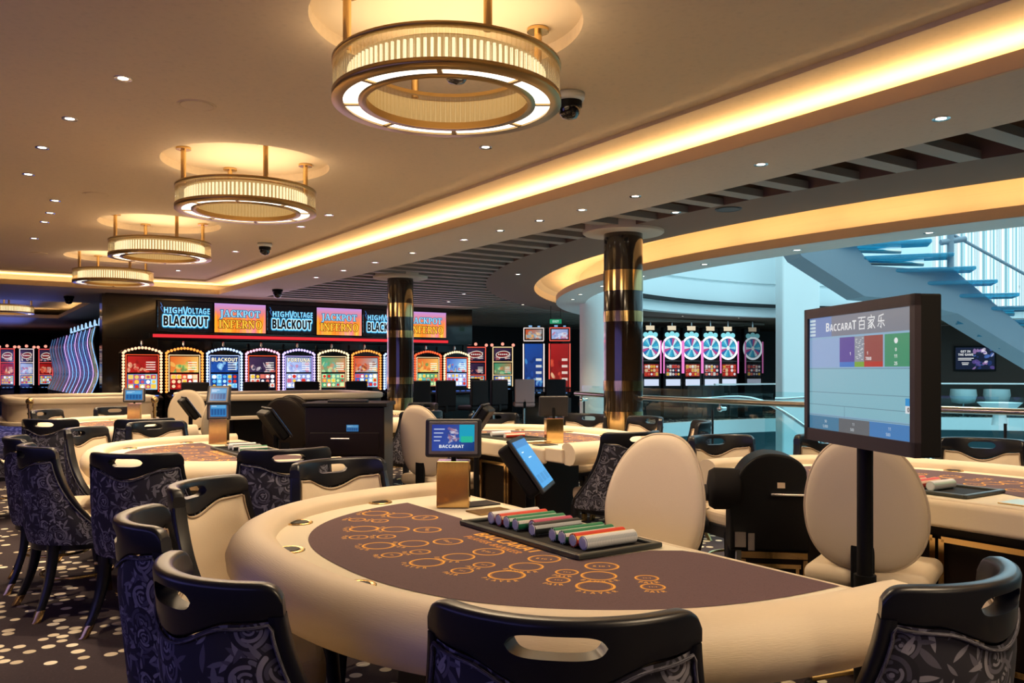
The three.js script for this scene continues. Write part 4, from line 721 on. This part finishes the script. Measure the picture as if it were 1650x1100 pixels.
// taller machines to the right of the bank
function upright(label, u, v, turn, w, pal, frame, curved) {
  const t = thing('slot_machine', label, 'slot machine', [u, 0, -v], turn, 'upright slot machines'); const H = curved ? 2.36 : 2.1, W = w;
  if (curved) {
    const prof = [[0, 0], [.30, 0], [.30, .72], [.40, .80], [.42, .86], [.22, .95], [.16, 1.2], [.13, 1.5], [.17, 1.85], [.22, 2.0], [.20, 2.02], [.22, 2.06], [.27, 2.34], [.24, H], [-.15, H], [-.2, 2.0], [-.2, 0]];
    const s = shapeOf(prof), g = new THREE.ExtrudeGeometry(s, { depth: W, bevelEnabled: false }); g.translate(0, 0, -W / 2); g.rotateY(-Math.PI / 2); part(t, 'cabinet', g, M.blackGloss);
    const curve = [[.235, .97], [.178, 1.2], [.148, 1.5], [.188, 1.85], [.222, 1.97]], rows = curve.map(([z, y]) => [[-W * .4, y, z], [W * .4, y, z]]);
    const uvs = curve.map(([z, y]) => [[0, y - .97], [1, y - .97]]); part(t, 'curved_screen', gridGeo(rows, uvs), screenMat(artTex(pal, '', 160, 256, 0), .9));
    const sc = box(W * .72, .22, .01); sc.rotateX(.12); sc.translate(0, 2.19, .262); part(t, 'top_screen', sc, screenMat(artTex(pal === 'red' ? 'violet' : 'fire', '', 128, 96), .9));
    for (const x of [-1, 1]) part(t, 'neon_edge', tube(curve.map(([z, y]) => V(x * W * .46, y, z + .01)), .014, 24, 6), glow(frame, 1.1));
    part(t, 'neon_top', merge([box(W * .9, .02, .02, 0, 2.335, .29), box(.02, .28, .02, -W * .44, 2.19, .275), box(.02, .28, .02, W * .44, 2.19, .275), box(W * .9, .02, .02, 0, 2.04, .245)]), glow(frame, .9));
    part(t, 'lamp_topper', merge([box(.08, .05, .05, -.08, H + .025, 0), box(.06, .04, .05, .12, H + .02, 0)]), glow(lin(.3, .6, 1), .8));
  } else {
    part(t, 'cabinet', rbox(W, H - .15, .5, .03, 0, (H - .15) / 2, -.26), M.blackGloss);
    const rows = [[1.62, 1.98, 'dark', '*'], [1.24, 1.56, pal, ''], [.92, 1.20, 'mix', '']];
    rows.forEach(([a, b, p, tt], i) => part(t, 'screen', box(W * .78, b - a - .02, .01, 0, (a + b) / 2, 0), screenMat(artTex(p, tt, 128, 96, i === 2 ? 1 : 0), .9)));
    part(t, 'light_frame', merge([box(.025, 1.1, .02, -W * .46, 1.45, .005), box(.025, 1.1, .02, W * .46, 1.45, .005), box(W * .92, .025, .02, 0, 2.0, .005), box(W * .92, .02, .02, 0, 1.59, .005), box(W * .92, .02, .02, 0, 1.22, .005)]), glow(frame, .9));
    part(t, 'crown_lamps', merge([-.5, 0, .5].map(x => new THREE.SphereGeometry(.045, 12, 8).translate(x * W, 2.09 - .06 * Math.abs(x), -.05))), glow(lin(1, .35, .25), 1.3));
  }
  part(t, 'button_deck', rbox(W * .9, .06, .25, .02, 0, .80, curved ? .40 : .12), M.black); part(t, 'buttons', merge([-.25, 0, .25].map(x => box(W * .14, .01, .05, x * W, .835, curved ? .45 : .18))), glow(lin(.2, .45, 1), 1));
  return t;
}
upright('red framed slot machine with three stacked screens right of the arched bank', 12.28, 20.25, -.5, .60, 'dark', lin(1, .12, .08));
upright('cream framed slot machine with three stacked screens, right neighbour of the red one', 12.86, 19.75, -.5, .60, 'teal', lin(1, .75, .4));
upright('white edged tall slot machine with a curved blue screen', 11.42, 16.20, -.62, .52, 'blue', lin(1, .85, .8), true);
upright('red edged tall slot machine with a curved red screen beside the white pillar', 11.86, 15.78, -.62, .52, 'red', lin(1, .12, .08), true);
struct('wall_corner', box(7, 2.7, .1, 15.5, 1.35, -21.6).rotateY(0), M.wallDark);
struct('wall_corner', box(.1, 2.7, 6, 9.55, 1.35, -19.2), M.wallDark);
{ const t = thing('exit_sign', 'small green EXIT sign under the slatted ceiling', 'sign', [10.35, 2.36, -13.9], -.6); const tx = canvasTex(128, 48, (c, w, h) => { c.fillStyle = '#12a070'; c.fillRect(0, 0, w, h); c.fillStyle = '#d8fff0'; c.font = 'bold 34px sans-serif'; c.textAlign = 'center'; c.fillText('EXIT', w / 2, 36); });
  part(t, 'panel', box(.24, .09, .02), screenMat(tx, .8)); part(t, 'hanger', merge([rod(V(-.1, .045, 0), V(-.1, .33, 0), .005), rod(V(.1, .045, 0), V(.1, .33, 0), .005)]), M.black); }
// blue bank along the side passage
for (let i = 0; i < 13; i++) {
  const v = 18.95 + .7 * i, t = thing('slot_machine', i < 8 ? `blue neon edged slot machine in the side passage, ${['nearest', 'second', 'third', 'fourth', 'fifth', 'sixth', 'seventh', 'eighth'][i]} to the mirror panel` : `dim blue slot machine deep in the side passage, ${['ninth', 'tenth', 'eleventh', 'twelfth', 'thirteenth'][i - 8]} in the bank`, 'slot machine', [2.62, 0, -v], -Math.PI / 2, 'blue neon slot machines');
  const prof = shapeOf([[-.3, 0], [.28, 0], [.30, .8], [.14, 1.25], [.26, 1.95], [.2, 2.25], [-.3, 2.25]]); const g = new THREE.ExtrudeGeometry(prof, { depth: .62, bevelEnabled: false }); g.translate(0, 0, -.31); g.rotateY(-Math.PI / 2); part(t, 'cabinet', g, M.black);
  const k = i < 8 ? 1 : .25; part(t, 'curved_screen', gridGeo([[.31, .82], [.15, 1.25], [.265, 1.93], [.21, 2.2]].map(([z, y]) => [[-.27, y, z + .006], [.27, y, z + .006]])), screenMat(i === 0 ? artTex('teal', '', 96, 192) : artBlue(), .34 * k + .05));
  { const x = .32; part(t, 'neon_edge', tube([V(x, .82, .32), V(x, 1.25, .17), V(x, 1.92, .28), V(x, 2.22, .23)], 0.0075, 24, 6), glow(i % 3 === 1 ? lin(.75, .45, 1) : lin(.22, .48, 1), 1.6 * k)); }
  if (i < 8) part(t, 'crown_lamp', merge([new THREE.TorusGeometry(.08, .014, 8, 16).translate(0, 2.33, .1), new THREE.SphereGeometry(.03, 10, 8).translate(.2, 2.3, .1)]), glow(lin(.4, .65, 1), 1.2));
}
for (let i = 0; i < 10; i++) {
  const t = thing('slot_machine', `blue slot machine by the left wall beside the viewer, ${['first', 'second', 'third', 'fourth', 'fifth', 'sixth', 'seventh', 'eighth', 'ninth', 'tenth'][i]} along`, 'slot machine', [-3.45, 0, -(-.9 + .75 * i)], Math.PI / 2, 'blue slot machines along the left wall');
  part(t, 'cabinet', rbox(.68, 2.1, .5, .03, 0, 1.05, 0), M.blackGloss); part(t, 'screen', box(.56, 1.15, .02, 0, 1.5, .255), screenMat(artBlue(), 1)); part(t, 'button_deck', rbox(.6, .06, .2, .02, 0, .84, .3), M.black);
}
function artBlue() { return artBlue.t || (artBlue.t = canvasTex(96, 192, (c, w, h) => { const g = c.createLinearGradient(0, 0, 0, h); g.addColorStop(0, '#101c5a'); g.addColorStop(.5, '#1d46b0'); g.addColorStop(1, '#0c1850'); c.fillStyle = g; c.fillRect(0, 0, w, h); c.fillStyle = 'rgba(120,190,255,.5)'; for (let k = 0; k < 14; k++) c.fillRect(rnd() * w, rnd() * h, 20, 4); })); }
// far wall machines at the left
[['red', 1.40, 'red'], ['white', 1.91, 'violet'], ['red', 2.42, 'red'], ['blue', .89, 'blue'], ['white', .38, 'mix']].forEach(([n, u, p], i) => upright(`distant slot machine with ${n} lights at the far end, ${['third', 'fourth', 'fifth', 'second', 'first'][i]} from the left`, u, 29.5, 0, .40, p, n === 'red' ? lin(1, .1, .1) : n === 'blue' ? lin(.2, .4, 1) : lin(1, .8, .8)));
// wheel machines across the atrium
const wheelTex = canvasTex(256, 256, (c, w) => { c.fillStyle = '#0a1028'; c.fillRect(0, 0, w, w); for (let i = 0; i < 18; i++) { c.fillStyle = ['#38b0d8', '#8fe0f0', '#2a70b8', '#c04a90', '#d8f4ff', '#2f9ac0'][i % 6]; c.beginPath(); c.moveTo(128, 128); c.arc(128, 128, 118, i * .349, (i + 1) * .349); c.fill(); } c.fillStyle = '#f6fcff'; c.beginPath(); c.arc(128, 128, 26, 0, 7); c.fill(); });
[[1050, 15.94, 17.02], [1083, 16.52, 16.78], [1114, 17.07, 16.58], [1145, 17.63, 16.40], [1175, 18.17, 16.25], [1215, 19.06, 16.13]].forEach(([p, u, v], i) => {
  const t = thing('wheel_slot_machine', i === 5 ? 'dim blue wheel slot machine standing apart across the atrium' : `wheel of lights slot machine across the atrium, ${['first', 'second', 'third', 'fourth', 'fifth'][i]} from the near column`, 'slot machine', [u, 0, -v], -.37, 'wheel slot machines across the atrium'), k = i === 5 ? .3 : 1;
  part(t, 'cabinet', rbox(.56, 1.62, .5, .02, 0, .81, -.26), M.blackGloss); part(t, 'tower', rbox(.5, 1.0, .2, .03, 0, 2.05, -.2), M.black);
  const wd = cyl(.255, .255, .02, 0, 0, 0, 40); wd.rotateX(Math.PI / 2); const wm = part(t, 'wheel', wd, screenMat(wheelTex, .9 * k)); wm.position.set(0, 1.98, -.08); wm.scale.y = 1.1;
  part(t, 'wheel_light', (() => { const g = new THREE.TorusGeometry(.275, .028, 10, 48); g.scale(1, 1.1, 1); g.translate(0, 1.98, -.07); return g; })(), glow(lin(.75, .9, 1), 1.6 * k));
  for (const x of [-.27, .27]) part(t, 'side_light', box(.03, .9, .03, x, 1.72, 0), glow(lin(1, .25, .7), .9 * k));
  part(t, 'crown_lamp', merge([-.14, 0, .14].map(x => new THREE.SphereGeometry(.07, 12, 8).translate(x, 2.36 - Math.abs(x) * .2, -.08))), glow(lin(.3, .85, .95), .9 * k));
  part(t, 'sign', box(.24, .12, .03, 0, 2.52, -.1), glow(lin(1, .85, .6), .8 * k)); part(t, 'candle_lamp', cyl(.03, .03, .16, 0, 2.66, -.1, 10), M.chrome);
  part(t, 'screen', box(.42, .34, .01, 0, 1.35, .0), screenMat(artTex(i % 2 ? 'dark' : 'red', '', 128, 96, 1), .7 * k)); part(t, 'lower_screen', box(.42, .18, .01, 0, 1.02, .0), glow(lin(.7, .8, 1), .9 * k));
});
// slot stools
function makeStool(label, m) {
  const t = thing('slot_stool', label, 'stool', [0, 0, 0], 0, 'black stools at the slot machines');
  part(t, 'backrest', (() => { const g = rbox(.44, .52, .07, .03, 0, .90, .2); g.rotateX(.0); return g; })(), m); part(t, 'seat', rbox(.46, .10, .44, .04, 0, .60, 0), m); part(t, 'back_post', rbox(.06, .2, .03, .01, 0, .62, .22), M.black);
  part(t, 'pedestal', cyl(.035, .035, .55, 0, .28, 0, 16), M.chrome); part(t, 'base', lathe([[0, 0], [.23, 0], [.23, .015], [.05, .04]], 32), M.chrome);
  return t;
}
let stool0; const stool = (label, u, v, turn) => { if (!stool0) { stool0 = makeStool(label, M.blackSoft); stool0.position.set(u, 0, -v); stool0.rotation.y = turn; } else dup(stool0, label, [u, 0, -v], turn); };
[[7.45, 14.55, 'just right of the far column'], [8.05, 14.6, 'second right of the far column'], [8.75, 14.55, 'third right of the far column'], [9.3, 14.65, 'before the last arched machine'], [6.2, 14.7, 'left of the far column'], [5.3, 14.65, 'before the fiery red machine'], [4.4, 14.7, 'before the violet machine'], [3.4, 14.7, 'before the orange machine'], [11.05, 14.85, 'before the white edged tall machine'], [11.55, 14.3, 'beside the white pillar, before the red edged machine'], [10.3, 17.2, 'before the stacked screen machines']].forEach(([u, v, l], i) => stool('black slot stool ' + l, u, v, i > 7 ? -.6 : (rnd() - .5) * .5));
{ const t = makeStool('pink grey slot stool between the stacked and the tall machines', mat(lin(.45, .30, .29), .6)); t.position.set(10.55, 0, -15.35); t.rotation.y = -.5; }

// ---------- lounge seen across the atrium at the right ----------
{
  const tv = canvasTex(320, 192, (c, w, h) => { c.fillStyle = '#0a0f30'; c.fillRect(0, 0, w, h); for (let k = 0; k < 30; k++) { c.fillStyle = ['#c090d0', '#4a70c0', '#f0e8f4', '#6a50a0', '#203880'][k % 5]; c.globalAlpha = .7; c.beginPath(); c.ellipse(150 + rnd() * 160, rnd() * h, 8 + rnd() * 24, 4 + rnd() * 14, rnd() * 3, 0, 7); c.fill(); } c.globalAlpha = 1; c.fillStyle = '#fff'; c.font = 'bold 26px sans-serif'; c.fillText('GET IN', 40, 44); c.fillText('THE GAME', 20, 72); c.fillRect(20, 92, 130, 6); c.fillRect(20, 106, 110, 6); c.fillRect(50, 132, 60, 6); c.fillRect(54, 146, 50, 6); });
  const wu = 26.33, wv = 13.69, th = -.95;
  struct('wall_lounge', (() => { const g = box(3.4, 2.75, .1, -.3, 1.38, -.12); g.rotateY(th); g.translate(wu, 0, -wv); return g; })(), mat(lin(.06, .03, .018), .5), 'dark brown lounge wall across the atrium');
  const t = thing('television', 'wall television with a blue picture across the atrium', 'television', [wu, 1.72, -wv], th); part(t, 'frame', box(1.16, .78, .05, 0, 0, 0), M.black); part(t, 'screen', box(1.06, .68, .02, 0, 0, .022), screenMat(tv, .9));
  const lc = (label, u, v, tn) => { const q = thing('lounge_chair', label, 'chair', [u, 0, -v], tn, 'white lounge chairs'); part(q, 'shell', lathe([[.12, .38], [.30, .42], [.36, .62], [.34, .80], [.31, .80], [.30, .60], [.1, .46]], 28), M.white); part(q, 'pedestal', merge([cyl(.03, .03, .38, 0, .19, 0, 12), cyl(.22, .24, .02, 0, .01, 0, 24)]), M.chrome); };
  lc('white tub lounge chair below the television', 24.63, 13.14, 0); lc('white tub lounge chair beside its twin, nearer the curtain', 25.45, 12.60, 0);
  const b = thing('planter_bowl', 'shallow white planter bowl on the atrium edge', 'planter', [21.55, .30, -10.6]); part(b, 'bowl', lathe([[0, 0], [.12, 0], [.36, .12], [.5, .26], [.47, .26], [.34, .16], [0, .10]], 36), M.white); part(b, 'foot', cyl(.14, .18, .3, 0, -.15, 0, 24), M.white);
}
scene.traverse(o => { if (o.isMesh) { o.castShadow = true; o.receiveShadow = true; } if (o.isSpotLight) o.castShadow = true; });
renderer.render(scene, camera);
